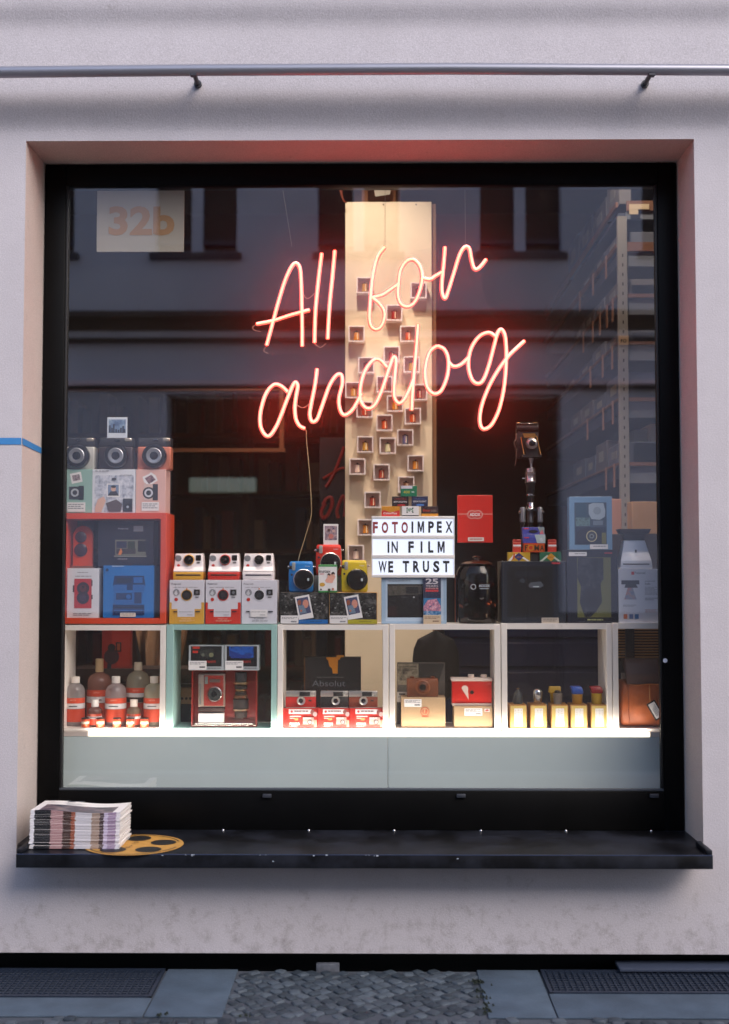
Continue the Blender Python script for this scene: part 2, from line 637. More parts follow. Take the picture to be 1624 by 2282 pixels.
# wall profile (y, z): soft mouldings above the window
prof = [(0, OZ1)]
def zp(p): return zz(p, 0)
prof += [(0, zp(294)), (-.0022, zp(286)), (-.0079, zp(276)), (-.0180, zp(264)), (-.0295, zp(252)), (-.0396, zp(240)), (-.0461, zp(227)), (-.0490, zp(212)),
         (-.0497, zp(190)), (-.0504, zp(100)), (-.0511, zp(82)), (-.0540, zp(68)), (-.0612, zp(55)), (-.0706, zp(43)), (-.0778, zp(30)), (-.0814, zp(14)),
         (-.0822, zp(-20)), (-.0822, zp(-90)), (-.04, zp(-110)), (-.04, 5.2), (-.2, 5.25), (-.2, 5.4), (-.04, 5.45), (-.04, 11)]
w = MB()
XW = 9.0
def strip(pr, x0, x1):
    vs = [(x0, y, z) for y, z in pr] + [(x1, y, z) for y, z in pr]
    n = len(pr)
    w.raw(vs, [(i, n + i, n + i + 1, i + 1) for i in range(n - 1)], PLAST, True)
strip(prof, -XW, XW)
# the flat wall left, right and below the window, with the reveal
sb = SZB - .012
def q4(a, b, c, d, m=PLAST): w.raw([a, b, c, d], [(0, 1, 2, 3)], m)
q4((-XW, 0, wallbot), (OX0, 0, wallbot), (OX0, 0, OZ1), (-XW, 0, OZ1))
q4((OX1, 0, wallbot), (XW, 0, wallbot), (XW, 0, OZ1), (OX1, 0, OZ1))
q4((OX0, 0, wallbot), (OX1, 0, wallbot), (OX1, 0, sb - .06), (OX0, 0, sb - .06))
q4((OX0, 0, OZ1), (OX1, 0, OZ1), (OX1, .32, OZ1), (OX0, .32, OZ1), PLAST_NEONLIT)
q4((OX0, 0, sb - .06), (OX0, .32, sb - .06), (OX0, .32, OZ1), (OX0, 0, OZ1), PLAST_NEONLIT)
q4((OX1, .32, sb - .06), (OX1, 0, sb - .06), (OX1, 0, OZ1), (OX1, .32, OZ1), PLAST_NEONLIT)
q4((OX0, 0, sb - .06), (OX1, 0, sb - .06), (OX1, .32, sb - .06), (OX0, .32, sb - .06))
q4((-XW, 0, wallbot), (-XW, .3, wallbot), (XW, .3, wallbot), (XW, 0, wallbot))
q4((-XW, .0, 11), (XW, .0, 11), (XW, 7, 11), (-XW, 7, 11))
w.build('wall', bld)
# dark recess under the wall
w = MB()
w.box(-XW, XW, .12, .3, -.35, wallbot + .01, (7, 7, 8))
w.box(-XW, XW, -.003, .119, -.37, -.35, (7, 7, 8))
w.build('plinth', bld)
# window frame
gx0t, gx1t = xx(150, 412, YG), xx(1461, 412, YG)
gz1, gz0 = zz(412, YF), zz(1757, YF)
fx0, fx1 = OX0 + .004, OX1 - .004
fr = thing('window_frame', None, None, (0, 0, 0)); fr.parent = bld
w = MB()
YB = YF + .07
w.box(fx0, gx0t, YF, YB, SZB - .01, FZ1, FRAMEM, .003)
w.box(gx1t, fx1, YF, YB, SZB - .01, FZ1, FRAMEM, .003)
w.box(gx0t - .001, gx1t + .001, YF + .0015, YB, gz1, FZ1, FRAMEM, .003)
w.box(gx0t - .001, gx1t + .001, YF + .0015, YB, SZB - .01, gz0 - .010, FRAMEM, .003)
w.build('frame_bars', fr)
w = MB()
sc = P(1482, 1472, YF)  # small pale fleck on the right frame bar
w.lathe([(.006, 0), (.009, .0006), (.005, .0012)], (sc.x, YF - .0002, sc.z), mat((226, 230, 240), .4), '-Y', 9)
w.build('white_fleck', fr)
w = MB()
e = .009
w.box(gx0t, gx1t, YF + .006, YG - .002, gz0 - .010, gz0, (70, 76, 84), .002)
w.box(gx0t, gx0t + e, YF + .006, YG - .002, gz0, gz1, (22, 22, 24), .001)
w.box(gx1t - e, gx1t, YF + .006, YG - .002, gz0, gz1, (22, 22, 24), .001)
w.build('glazing_bead', fr)
for px in (595, 1027, 1457):
    a = P(px, 1773, YF)
    w = MB()
    w.box(a.x - .017, a.x + .017, YF - .010, YF + .002, a.z - .007, a.z + .007, (48, 52, 62), .002)
    w.build('drain_cap', fr)
w = MB()
w.raw([(gx0t, YG, gz0), (gx1t, YG, gz0), (gx1t, YG, gz1), (gx0t, YG, gz1)], [(0, 1, 2, 3)],
      clear(ior=2.5, name='window_glass', halo_scatter=.043))  # slight scatter added for the halo round the neon
w.build('window_glass', bld)
# sill
sl_ = thing('window_sill', None, None, (0, 0, 0)); sl_.parent = bld
def sillmat():
    m = bpy.data.materials.new('black_sheet_metal')
    m.use_nodes = True
    nt = m.node_tree
    b = nt.nodes['Principled BSDF']
    tc = nt.nodes.new('ShaderNodeTexCoord')
    n = nt.nodes.new('ShaderNodeTexNoise'); n.inputs['Scale'].default_value = 5; n.inputs['Detail'].default_value = 7; n.inputs['Roughness'].default_value = .65
    nt.links.new(tc.outputs['Object'], n.inputs['Vector'])
    r = nt.nodes.new('ShaderNodeValToRGB'); r.color_ramp.elements[0].position = .42; r.color_ramp.elements[1].position = .62
    r.color_ramp.elements[0].color = srgb((8, 9, 13)); r.color_ramp.elements[1].color = srgb((34, 37, 46))
    nt.links.new(n.outputs[0], r.inputs[0]); nt.links.new(r.outputs[0], b.inputs['Base Color'])
    b.inputs['Roughness'].default_value = .42
    b.inputs['Specular IOR Level'].default_value = .25
    return m
SILLM = sillmat()
yfr = -.150
zf = zz(1905, yfr)
zlow = zz(1935, yfr)
sx0, sx1 = xx(36, 1910, yfr), xx(1588, 1910, yfr)
w = MB()
ox0, ox1 = OX0 + .002, OX1 - .002
# top plate tapering to the frame, turned-down front edge
w.raw([(ox0, YF, SZB), (ox1, YF, SZB), (ox1, 0, SZB - (SZB - zf) * .62), (sx1, -.004, SZB - (SZB - zf) * .62), (sx1, yfr, zf), (sx0, yfr, zf), (sx0, -.004, SZB - (SZB - zf) * .62), (ox0, 0, SZB - (SZB - zf) * .62)],
      [(7, 6, 5, 4, 3, 2, 1, 0)[::-1]], SILLM)
w.box(sx0, sx1, yfr - .004, yfr, zlow, zf + .002, SILLM, .0015)
w.raw([(sx0, yfr, zlow), (sx0, -.004, zlow + .02), (sx0, -.004, SZB - .005), (sx0, yfr, zf)], [(0, 1, 2, 3)], SILLM)
w.raw([(sx1, yfr, zlow), (sx1, -.004, zlow + .02), (sx1, -.004, SZB - .005), (sx1, yfr, zf)], [(0, 1, 2, 3)], SILLM)
w.raw([(sx0, yfr, zlow + .002), (sx1, yfr, zlow + .002), (sx1, -.002, zlow + .022), (sx0, -.002, zlow + .022)], [(0, 1, 2, 3)], SILLM)
w.box(sx0, sx0 + .022, yfr, -.004, zf + .001, zf + .018, SILLM, .004)
w.box(sx1 - .022, sx1, yfr, -.004, zf + .001, zf + .018, SILLM, .004)
for i in range(15):   # chipped paint along the edge
    px = random.choice([random.gauss(436, 22), random.gauss(600, 60), random.gauss(820, 22), random.gauss(835, 14), random.uniform(300, 1100)])
    a = xx(px, 1905, yfr)
    zc = zf + random.choice([0, 0, -.002, -.03 * random.random()])
    s_ = random.uniform(.0012, .0035)
    w.box(a - s_ * 1.4, a + s_ * 1.4, yfr - .0055, yfr - .004, zc - s_ * .6, zc + s_ * .6, (190, 200, 215))
w.box(sx0 + .001, sx1 - .001, yfr - .0052, yfr - .0035, zf - .0008, zf + .0026, mat((52, 62, 88), .3))  # pale blue strip painting a highlight along the front edge
w.build('sill_plate', sl_)
for px in (497, 688, 878, 1071, 1261, 1451):
    a = P(px, 1852, YF - .012)
    w = MB()
    w.lathe([(.006, 0), (.006, .002), (.0045, .005), (.001, .007)], (a.x, YF - .012, SZB - .0), mat((190, 190, 195), .25, 1.0), seg=12)
    w.build('screw', sl_)
# blue painted line on the wall at the left
w = MB()
BLUEP = mat((58, 128, 190), .6)
a0, a1 = P(-60, 983, 0), P(40, 983, 0)
xb = OX0
zt, zb_ = zz(975, 0), zz(990, 0)
w.raw([(-2.2, -.002, zt), (-2.2, -.002, zb_), (xb - .002, -.002, zb_), (xb - .002, -.002, zt)], [(0, 1, 2, 3)], BLUEP)
w.raw([(xb + .002, 0, zt), (xb + .002, 0, zb_), (xb + .002, .25, zz(1010, .25)), (xb + .002, .25, zz(997, .25))], [(0, 1, 2, 3)], BLUEP)
w.build('painted_line', bld)

# handrail-like pipe over the window
pr = thing('pipe_rail', 'grey metal pipe rail on two brackets across the wall above the window', 'rail', (0, -.16, zz(155, -.16)))
w = MB()
PIPEM = mat((150, 150, 160), .35, .55)
zr = zz(157, -.16)
xs = [-6, xx(0, 157, -.16), xx(430, 154, -.16), xx(1000, 154, -.16), xx(1248, 156, -.16)]
zs = [zz(160, -.16), zz(158, -.16), zz(155, -.16), zz(154, -.16), zz(156, -.16)]
w.tube([(x, -.16, z) for x, z in zip(xs, zs)], .0205, PIPEM, 20)
w.tube([(xs[-1], -.16, zs[-1]), (xx(1624, 158, -.16), -.16, zz(159, -.16)), (6, -.16, zz(160, -.16))], .0198, PIPEM, 20)
w.build('pipe', pr, world=True)
for px in (430, 1450):
    a = P(px, 158, -.16)
    w = MB()
    w.cyl((a.x + .002, -.155, a.z - .006), .0085, .100, (46, 46, 54), seg=16)
    w.cyl((a.x + .002, -.062, a.z - .006), .014, .012, (54, 54, 62), seg=20)
    w.box(a.x - .010, a.x + .014, -.172, -.150, a.z - .021, a.z - .012, (60, 60, 70), .002, 1)
    w.build('bracket', pr, world=True)

# ---------------- ground ----------------
def st(name, mb, kind='structure'):
    o = mb.build(name)
    o['kind'] = kind
    return o
PAVE = mat((72, 87, 103), .85, var=.22, vscale=9, bump=.5, bscale=90)
GROUNDM = mat((72, 78, 88), .9, var=.3, vscale=3, bump=.5, bscale=60)
w = MB()
w.box(-60, 60, -60, 8, -.42, -.402, GROUNDM)
st('ground', w)
w = MB()
w.box(-20, 20, -.96, -.004, -.4, -.007, GROUNDM)
w.box(-20, 20, -3.6, -.961, -.4, -.006, mat((124, 118, 114), .9, var=.15, vscale=4))  # out-of-view part, coloured pale and warm to bounce light onto the wall
w.box(-20, 20, -3.75, -3.6, -.4, -.001, (120, 122, 126), .01)     # kerb
st('pavement', w)
w = MB()
w.box(-20, 20, -12, -3.75, -.4, -.12, mat((84, 82, 82), .9, var=.2, vscale=20))
st('road', w)
w = MB()
gL = G(*Q('M', 712, 1010)); gR = G(*Q('M2', 800, 992))
yfl, yfrr = gL.y, gR.y
# slab concrete beds round the gratings
xl1 = G(*Q('M', 770, 885)).x
cx0, cx1 = G(*Q('M', 1000, 980)).x, G(*Q('M2', 555, 990)).x
ybot = G(*Q('M', 600, 1090)).y
w.box(xl1 - .035, cx0, ybot, -.002, -.0065, 0, PAVE, .003)
w.box(-3, xl1 - .035 - .004, ybot, yfl - .0, -.0065, 0, PAVE, .003)
st('concrete_slab_left', w)
w = MB()
xr0 = G(*Q('M2', 800, 900)).x
w.box(cx1, xr0, ybot, -.002, -.0065, 0, PAVE, .003)
w.box(xr0 + .004, 3, ybot, yfrr - .0, -.0065, 0, PAVE, .003)
st('concrete_slab_right', w)
# cobbles
def cobbles(name, x0, x1, y0, y1, s, rot, z=0.0):
    w = MB()
    c, n = math.cos(rot), math.sin(rot)
    cm = [mat((c0, c0 + 10, c0 + 20), .6, var=.25, vscale=30, bump=.5, bscale=150) for c0 in (56, 66, 78, 48)]
    L = int((abs(x1 - x0) + abs(y1 - y0)) / s) + 2
    mx_, my_ = (x0 + x1) / 2, (y0 + y1) / 2
    for i in range(-L, L):
        for j in range(-L, L):
            u = (i + random.uniform(-.15, .15) + .12 * math.sin(j * .9)) * s
            v = (j + random.uniform(-.15, .15) + .15 * math.sin(i * .7)) * s
            x, y = mx_ + u * c - v * n, my_ + u * n + v * c
            if not (x0 + s * .3 < x < x1 - s * .3 and y0 + s * .3 < y < y1 - s * .3):
                continue
            a = s * random.uniform(.38, .52)
            b = s * random.uniform(.36, .50)
            tw = rot + R(random.gauss(0, 9))
            ct, nt_ = math.cos(tw), math.sin(tw)
            h = z + random.uniform(-.002, .002)
            k = random.uniform(.62, .8)
            vs = []
            for (kk, hz) in ((1, -.0065), (.97, h - .003), (k, h)):
                for (p, q) in ((-1, -.7), (-.7, -1), (.7, -1), (1, -.7), (1, .7), (.7, 1), (-.7, 1), (-1, .7)):
                    p, q = p * a * kk, q * b * kk
                    vs.append((x + p * ct - q * nt_, y + p * nt_ + q * ct, hz + random.uniform(-.001, .001)))
            fs = []
            for r_ in range(2):
                for m_ in range(8):
                    m2 = (m_ + 1) % 8
                    fs.append((r_ * 8 + m_, r_ * 8 + m2, r_ * 8 + 8 + m2, r_ * 8 + 8 + m_))
            fs.append(tuple(range(16, 24)))
            w.raw(vs, fs, random.choice(cm), True)
    return st(name, w)
cobbles('cobble_paving', cx0, cx1, ybot, .0, .043, R(38))
cobbles('cobble_edging', -1.9, 1.9, -.92, ybot, .046, R(3))
# moss in the joints
w = MB()
for i in range(14):
    x = random.choice([cx1 - .01, cx1 + .0, random.uniform(-1.4, 1.4)])
    y = random.uniform(ybot, -.02) if abs(x - cx1) < .02 else ybot + random.gauss(0, .006)
    for k in range(5):
        xx_, yy_ = x + random.gauss(0, .012), y + random.gauss(0, .008)
        s_ = random.uniform(.003, .007)
        w.raw([(xx_ - s_, yy_, .0005), (xx_ + s_, yy_ - s_ * .5, .0005), (xx_ + s_ * .3, yy_ + s_, .006), (xx_ - s_ * .5, yy_ + s_ * .2, .009)], [(0, 1, 2), (0, 2, 3), (1, 2, 3)], (40, 48, 40))
o = st('moss', w, 'stuff')
# light-well gratings
def grating(name, label, x0, x1, y0, y1, slope):
    t = thing(name, label, 'grating', ((x0 + x1) / 2, (y0 + y1) / 2, -.012))
    GM = mat((50, 60, 78), .45, .5)
    w = MB()
    w.box(x0, x1, y0, y0 + .014, -.03, .003, GM); w.box(x0, x1, y1 - .012, y1, -.03, .003, GM)
    w.box(x0, x0 + .012, y0, y1, -.03, .0025, GM); w.box(x1 - .012, x1, y0, y1, -.03, .0025, GM)
    w.build('rim', t, world=True)
    w = MB()
    n = int((x1 - x0) / .022)
    for i in range(1, n):
        x = x0 + (x1 - x0) * i / n
        w.box(x - .0022, x + .0022, y0 + .014, y1 - .012, -.026, -.001, GM)
    n = int((y1 - y0) / .022)
    for i in range(1, n):
        y = y0 + (y1 - y0) * i / n
        w.box(x0 + .012, x1 - .012, y - .002, y + .002, -.024, -.002, GM)
    w.build('mesh_bars', t, world=True)
    w = MB()
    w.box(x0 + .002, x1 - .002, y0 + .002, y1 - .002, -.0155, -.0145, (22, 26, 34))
    w.build('pit_floor', t, world=True)
    return t
grating('light_well_grating', 'blue-grey steel grating in the pavement left of the cobbles', -2.6, xl1 - .035 - .008, yfl + .003, -.006, 0)
grating('light_well_grating', 'blue-grey steel grating in the pavement right of the cobbles', xr0 + .008, 2.6, yfrr + .003, -.006, 0)
a = P(730, 2147, .0)
w = MB()
w.box(a.x - .042, a.x + .042, .004, .03, -.08, .016, mat((84, 88, 98), .8, var=.3, vscale=60), .004)
o = w.build('stone_block')
tag(o, 'small pale grey stone block in the dark gap under the wall', 'stone block')
w = MB()
x0_ = G(*Q('M2', 1130, 870)).x
w.box(x0_, 2.4, -.035, .06, .0036, .016, (62, 70, 88), .003)
o = w.build('metal_cover')
tag(o, 'dark flat metal strip lying on the back of the right grating', 'cover')

# film-reel sticker on the sill
def on_sill(px, py, lift=.0008):
    # point on the sloping sill top
    sl1 = (SZB - zf) * .62 / YF          # inner slope
    d = ray(px, py)
    # plane through (0,YF,SZB) with slope to (0,yfr,zf)
    s = (SZB - zf) / (YF - yfr)
    t = (SZB - s * YF - CAMZ + s * CAMY) / (d.z - s * d.y)
    p = CAMP + d * t
    return p
def sill_z(y):
    k = (SZB - zf) * .62
    return SZB - k * (YF - y) / YF if y > 0 else SZB - k - (SZB - zf - k) * (0 - y) / (0 - yfr)
c = on_sill(299, 1884)
rr = .160
YEL = mat((184, 138, 66), .6, var=.12, vscale=30)
w = MB()
cyy = c.y
def flat_ring(cx, cy, r0, r1, m, lift, a0=0, a1=360, n=48):
    vs, fs = [], []
    for i in range(n + 1):
        a = R(a0 + (a1 - a0) * i / n)
        for r in (r0, r1):
            x, y = cx + r * math.cos(a), cy + r * math.sin(a) * .93
            vs.append((x, y, sill_z(y) + lift))
    for i in range(n):
        fs.append((2 * i, 2 * i + 1, 2 * i + 3, 2 * i + 2))
    w.raw(vs, fs, m)
Rs = xx(408, 1884, cyy) - xx(190, 1884, cyy)
Rs /= 2
flat_ring(c.x, cyy, .0001, Rs, YEL, .0030)
flat_ring(c.x, cyy, Rs * .90, Rs * .93, (25, 22, 18), .0038, 20, 165)
flat_ring(c.x, cyy, Rs * .90, Rs * .93, (25, 22, 18), .0038, 200, 345)
for a in (20, 92, 164, 236, 308):
    flat_ring(c.x + Rs * .60 * math.cos(R(a)), cyy + Rs * .60 * math.sin(R(a)) * .93, .0001, Rs * .262, (20, 20, 22), .0038, n=24)
for i, (ch, dx, dy, ro) in enumerate((('F', -.03, .105, 3.14), ('O', .0, .055, 3.14), ('I', -.004, .015, 1.57), ('T', -.01, -.03, 3.14), ('O', -.02, -.07, 3.14))):
    vs, fs, tw, th = text_geo(ch, .02)
    k = Rs * .13
    ca, sa = math.cos(ro), math.sin(ro)
    out = []
    for (p, q) in vs:
        p, q = p * k, q * k
        x, y = c.x + p * ca - q * sa + dx * Rs * 4, cyy + p * sa + q * ca + dy * Rs * 4 * .9
        out.append((x, y, sill_z(y) + .0038))
    w.raw(out, fs, (30, 26, 20))
o = w.build('film_reel_sticker')
tag(o, 'round yellow film-reel sticker stuck on the black sill beside the magazine stack', 'sticker')

# stack of magazines on the sill, each a thing of its own
mL, mR = P(68, 1860, -.08).x, P(268, 1860, -.08).x
my0, my1 = -.085, .105
mz0 = sill_z(my0) + .004
ztop = P(170, 1808, my0).z
NM = 24
th = (ztop - mz0) / NM
SP = [(30, 32, 38), (232, 230, 236), (176, 138, 140), (70, 50, 46), (150, 84, 62), (200, 198, 206), (160, 140, 128), (80, 66, 70), (196, 186, 212), (160, 140, 170), (225, 222, 230)]
SPX = [0, .055, .22, .36, .45, .52, .66, .76, .80, .88, .95, 1.0]
SPI = [1, 0, 2, 3, 4, 5, 6, 7, 8, 9, 10]
base_m = None
def magazine(i, top=False):
    w = MB()
    W_, D_ = mR - mL, my1 - my0
    n = 22
    def zz_(u, v, h):   # gentle wave, more on the upper copies
        return h + .006 * (i / NM) * math.sin(u * 5.2 + 1.0) - .003 * (i / NM) * v
    h0, h1 = 0.0, th * .86
    rows = [0] * 2
    for a in range(n):
        u0, u1 = a / n, (a + 1) / n
        seg = next(k for k in range(len(SPX) - 1) if SPX[k] <= (u0 + u1) / 2 < SPX[k + 1])
        col = SP[SPI[seg]]
        m = mat(col, .6)
        A = [(u0 * W_ - W_ / 2, 0, zz_(u0, 0, h0)), (u1 * W_ - W_ / 2, 0, zz_(u1, 0, h0)), (u1 * W_ - W_ / 2, 0, zz_(u1, 0, h1)), (u0 * W_ - W_ / 2, 0, zz_(u0, 0, h1))]
        w.raw(A, [(0, 1, 2, 3)], m)
        B = [(p[0], D_, zz_(u0, 1, p[2]) if False else p[2] - .003 * (i / NM)) for p in A]
        w.raw(B, [(3, 2, 1, 0)], WHITE)
        w.raw([A[0], A[1], B[1], B[0]], [(3, 2, 1, 0)], WHITE)
        if top:
            for k in range(5):
                v0, v1 = k / 5, (k + 1) / 5
                mm = WHITE if (a in (0, 1, 20, 21) or k in (4, 3)) else (photo(((40, 44, 60), (90, 80, 90), (150, 130, 130)), 14) if k < 3 else WHITE)
                L3 = lambda p, q, v: (p[0], p[1] + (q[1] - p[1]) * v, p[2] + (q[2] - p[2]) * v)
                w.raw([L3(A[3], B[3], v0), L3(A[2], B[2], v0), L3(A[2], B[2], v1), L3(A[3], B[3], v1)], [(0, 1, 2, 3)], mm)
        else:
            w.raw([A[3], A[2], B[2], B[3]], [(0, 1, 2, 3)], WHITE)
        if a == 0: w.raw([A[0], A[3], B[3], B[0]], [(0, 1, 2, 3)], WHITE)
        if a == n - 1: w.raw([A[1], B[1], B[2], A[2]], [(0, 1, 2, 3)], WHITE)
    if top:
        for (u, v, hw, ht) in ((.12, .82, .03, .03), (.3, .84, .02, .02), (.36, .70, .05, .05), (.46, .72, .04, .04)):
            x, y = (u - .5) * W_, v * D_
            w.raw([(x - hw * W_, y - ht * D_, .0145), (x + hw * W_, y - ht * D_, .0145), (x + hw * W_, y + ht * D_, .014), (x - hw * W_, y + ht * D_, .014)], [(0, 1, 2, 3)], (40, 42, 60))
    me = bpy.data.meshes.new('magazine')
    w.bm.to_mesh(me); w.bm.free()
    for q in w.mats: me.materials.append(q)
    o = bpy.data.objects.new('magazine', me)
    COL.objects.link(o)
    return o
for i in range(NM):
    top = i == NM - 1
    o = magazine(i, top)
    o.location = ((mL + mR) / 2 + random.gauss(0, .0016) - .0006 * (NM - i) * .2, my0 + random.gauss(0, .0012), mz0 + i * th)
    o.rotation_euler = (0, 0, R(random.gauss(0, .35)) + (R(-1.2) if i < 3 else 0))
    if top:
        tag(o, 'top magazine of the stack, its wavy white and dark cover showing', 'magazine', 'magazines stacked on the sill')
    elif i == 0:
        tag(o, 'lowest magazine of the stack, lying on the black sill', 'magazine', 'magazines stacked on the sill')
    else:
        tag(o, 'magazine in the middle of the stack on the left of the sill', 'magazine', 'magazines stacked on the sill')

# =====================================================================
# across the street: what the glass reflects
# =====================================================================
BY = -9.0
YV = 2 * YG - BY
def V(px, py): return P(px, py, YV)
OPW = mat((208, 212, 226), .85, var=.08, vscale=1.2, bump=.2, bscale=60)
ob = thing('opposite_building', 'pale house across the street, seen only as a reflection', 'building', (0, BY, 0))
w = MB()
dx0, dx1, dz = V(372, 880).x, V(1250, 880).x, V(812, 878).z
wins = [(347, 528), (708, 893), (1070, 1256)]
wz0, wz1 = V(812, 560).z, V(812, 560).z + 1.25
xs_ = []
allw = []
for k in range(-4, 7):
    c0 = V(437 + 361.5 * k, 480).x
    hw = (V(528, 480).x - V(347, 480).x) / 2
    allw.append((c0 - hw, c0 + hw))
XO = 12.0
w.box(-XO, dx0, BY - .3, BY, .95, dz, OPW)
w.box(dx1, XO, BY - .3, BY, .95, dz, OPW)
w.box(-XO, dx0, BY - .3, BY + .02, -.4, .949, (46, 46, 52))
w.box(dx1, XO, BY - .3, BY + .02, -.4, .949, (46, 46, 52))
w.box(-XO, XO, BY - .3, BY, dz, wz0, OPW)
cur = -XO
for (a, b) in allw:
    if a > XO or b < -XO: continue
    w.box(cur, a, BY - .3, BY, wz0, wz1, OPW)
    cur = b
w.box(cur, XO, BY - .3, BY, wz0, wz1, OPW)
w.box(-XO, XO, BY - .3, BY, wz1, 6.5, OPW)
w.build('wall', ob, world=True)
DARKW = mat((30, 24, 24), .3)
for (a, b) in allw:
    if a > XO or b < -XO: continue
    w = MB()
    w.box(a, b, BY - .26, BY - .2, wz0, wz1, DARKW)
    wi = w.build('window', ob, world=True)
    w = MB()
    m_ = (a + b) / 2
    w.box(m_ - .065, m_ + .065, BY - .2, BY - .08, wz0, wz1, OPW)
    w.box(a - .06, b + .06, BY - .02, BY + .06, wz0 - .10, wz0 - .02, (60, 62, 74))
    w.box(a + .0, b - .0, BY - .2, BY - .12, wz0 + .12, wz0 + .17, (70, 74, 90))
    w.build('window_frame', ob, world=True)
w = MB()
for (p0, p1, pr_, c_) in ((700, 712, .22, (60, 58, 60)), (712, 736, .05, (38, 36, 38)), (755, 764, .10, (40, 40, 44)), (850, 860, .10, (236, 214, 222)), (862, 868, .06, (50, 52, 60))):  # ledges; the dark strips carry the shade beneath them as colour
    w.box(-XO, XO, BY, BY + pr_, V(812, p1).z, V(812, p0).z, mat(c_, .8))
w.build('cornice_with_shade', ob, world=True)
w = MB()
w.box(dx0, dx1, BY - 3, BY - 2.9, -.4, dz, (16, 13, 13))
w.box(dx0, dx0 + .05, BY - 2.9, BY - .3, -.4, dz, (16, 13, 13))
w.box(dx1 - .05, dx1, BY - 2.9, BY - .3, -.4, dz, (16, 13, 13))
w.box(dx0, dx1, BY - 2.9, BY - .3, dz - .05, dz - .001, (16, 13, 13))
w.build('dark_entrance', ob, world=True)
g0, g1 = V(408, 1058), V(562, 1092)
w = MB()
w.box(g0.x, g1.x, BY - .5, BY - .42, g1.z, g0.z, emit((.40, .56, .36), .22), .02)
o = w.build('green_lit_sign')
tag(o, 'green lit strip sign across the street, a soft blur in the reflection', 'sign')

# =====================================================================
# inside the shop
# =====================================================================
w = MB()
DKW = mat((84, 56, 44), .8, var=.3, vscale=1.5)
w.box(-3.2, 3.6, .33, 5.2, -.2, .05, mat((48, 40, 36), .6))
st('shop_floor', w)
w = MB(); w.box(-3.2, 3.6, 5.1, 5.2, .05, 4.3, DKW); st('back_wall', w)
w = MB(); w.box(-3.3, -3.2, .33, 5.2, -.2, 4.3, DKW); st('side_wall_left', w)
w = MB(); w.box(3.6, 3.7, .33, 5.2, -.2, 4.3, DKW); st('side_wall_right', w)
w = MB(); w.box(-3.3, 3.7, .33, 5.2, 4.3, 4.4, DKW); st('shop_ceiling', w)
w = MB()
w.box(-3.3, OX0 - .002, .33, .36, -.2, 4.3, DKW); w.box(OX1 + .002, 3.7, .33, .36, -.2, 4.3, DKW)
w.box(OX0 - .002, OX1 + .002, .33, .36, OZ1 + .002, 4.3, DKW)
w.box(OX0 - .002, OX1 + .002, .325, .36, -.2, SZB - .03, DKW)
st('inner_front_wall', w)

# counter with frosted panels and the strip light
ZC = zz(1629, YS)                 # floor the cubes stand on
ct = thing('display_counter', 'long white counter with pale frosted front panels under the row of cubes', 'counter', (0, YS + .1, .05))
FROST = mat((202, 217, 216), .35, var=.05, vscale=2.5)
sh0, sh1 = OX0 + .02, OX1 - .02
xm = xx(864, 1700, YS - .02)
zc0 = zz(1642, YS - .02)
w = MB(); w.box(sh0, xm - .0012, YS - .02, YS - .012, .35, zc0, FROST, .001, 1); w.build('front_panel', ct, world=True)
w = MB(); w.box(xm + .0012, sh1, YS - .02, YS - .012, .35, zc0, FROST, .001, 1); w.build('front_panel', ct, world=True)
w = MB(); w.box(sh0, sh1, YS - .011, YS + .28, .05, ZC - .0005, OFFW); w.build('counter_body', ct, world=True)
w = MB()
lx0, lx1 = xx(196, 1635, YS - .02), xx(1448, 1635, YS - .02)
w.box(lx0, lx1, YS - .022, YS - .0125, zc0 + .001, ZC + .001, emit((1.0, .84, .66), .95), .001, 1)
w.build('light_strip', ct, world=True)
w = MB(); w.box(sh0, lx0 - .001, YS - .020, YS - .0125, zc0 + .001, ZC, (214, 200, 190)); w.build('strip_end', ct, world=True); w = MB(); w.box(lx1 + .001, sh1, YS - .020, YS - .0125, zc0 + .001, ZC, (214, 200, 190)); w.build('strip_end', ct, world=True)
# the strip's own throw onto the things in the cubes
for i in range(5):
    xa = lx0 + (lx1 - lx0) * (i + .5) / 5
    lamp('strip_glow', 'AREA', (xa, YS - .018, ZC + .006), (xa, YS + .10, ZC + .16), .32, (1.0, .90, .76), (lx1 - lx0) / 5, size_y=.008)

CD = .19
def cube(label, p0, p1, i0, i1, ptop, itop, m, zb=ZC, YQ=YS, name='display_cube', ibot=None, group='display cubes in a row'):
    x0, x1 = xx(p0, 1500, YQ), xx(p1, 1500, YQ)
    ix0, ix1 = xx(i0, 1500, YQ), xx(i1, 1500, YQ)
    z1 = zz(ptop, YQ); iz1 = zz(itop, YQ)
    iz0 = zb + (.010 if ibot is None else ibot)
    w = MB()
    w.box(x0, ix0, YQ, YQ + CD, zb + .0005, z1, m, .0015, 1)
    w.box(ix1, x1, YQ, YQ + CD, zb + .0005, z1, m, .0015, 1)
    w.box(ix0, ix1, YQ + .001, YQ + CD - .001, iz1, z1, m)
    w.box(ix0, ix1, YQ + .001, YQ + CD - .001, zb + .0005, iz0, m)
    o = w.build(name)
    tag(o, label, 'cube shelf', group)
    return z1, iz0
TEAL = mat((158, 196, 190), .4)
CUBW = mat((238, 230, 222), .4)
IZ = ZC + .010
ZT, _ = cube('leftmost white cube shelf, holding bottles of photo chemicals', 128, 368.6, 142, 356, 1393, 1405, CUBW)
cube('pale teal cube shelf, holding two small lens boxes on a red camera kit', 370, 616.6, 386, 604, 1392, 1404, TEAL)
cube('white cube shelf holding three small film cameras on red boxes', 618, 865.6, 630, 853, 1392, 1404, CUBW)
cube('white cube shelf holding a brown wooden camera and a red camera', 867.5, 1115.5, 880, 1102, 1391, 1403, CUBW)
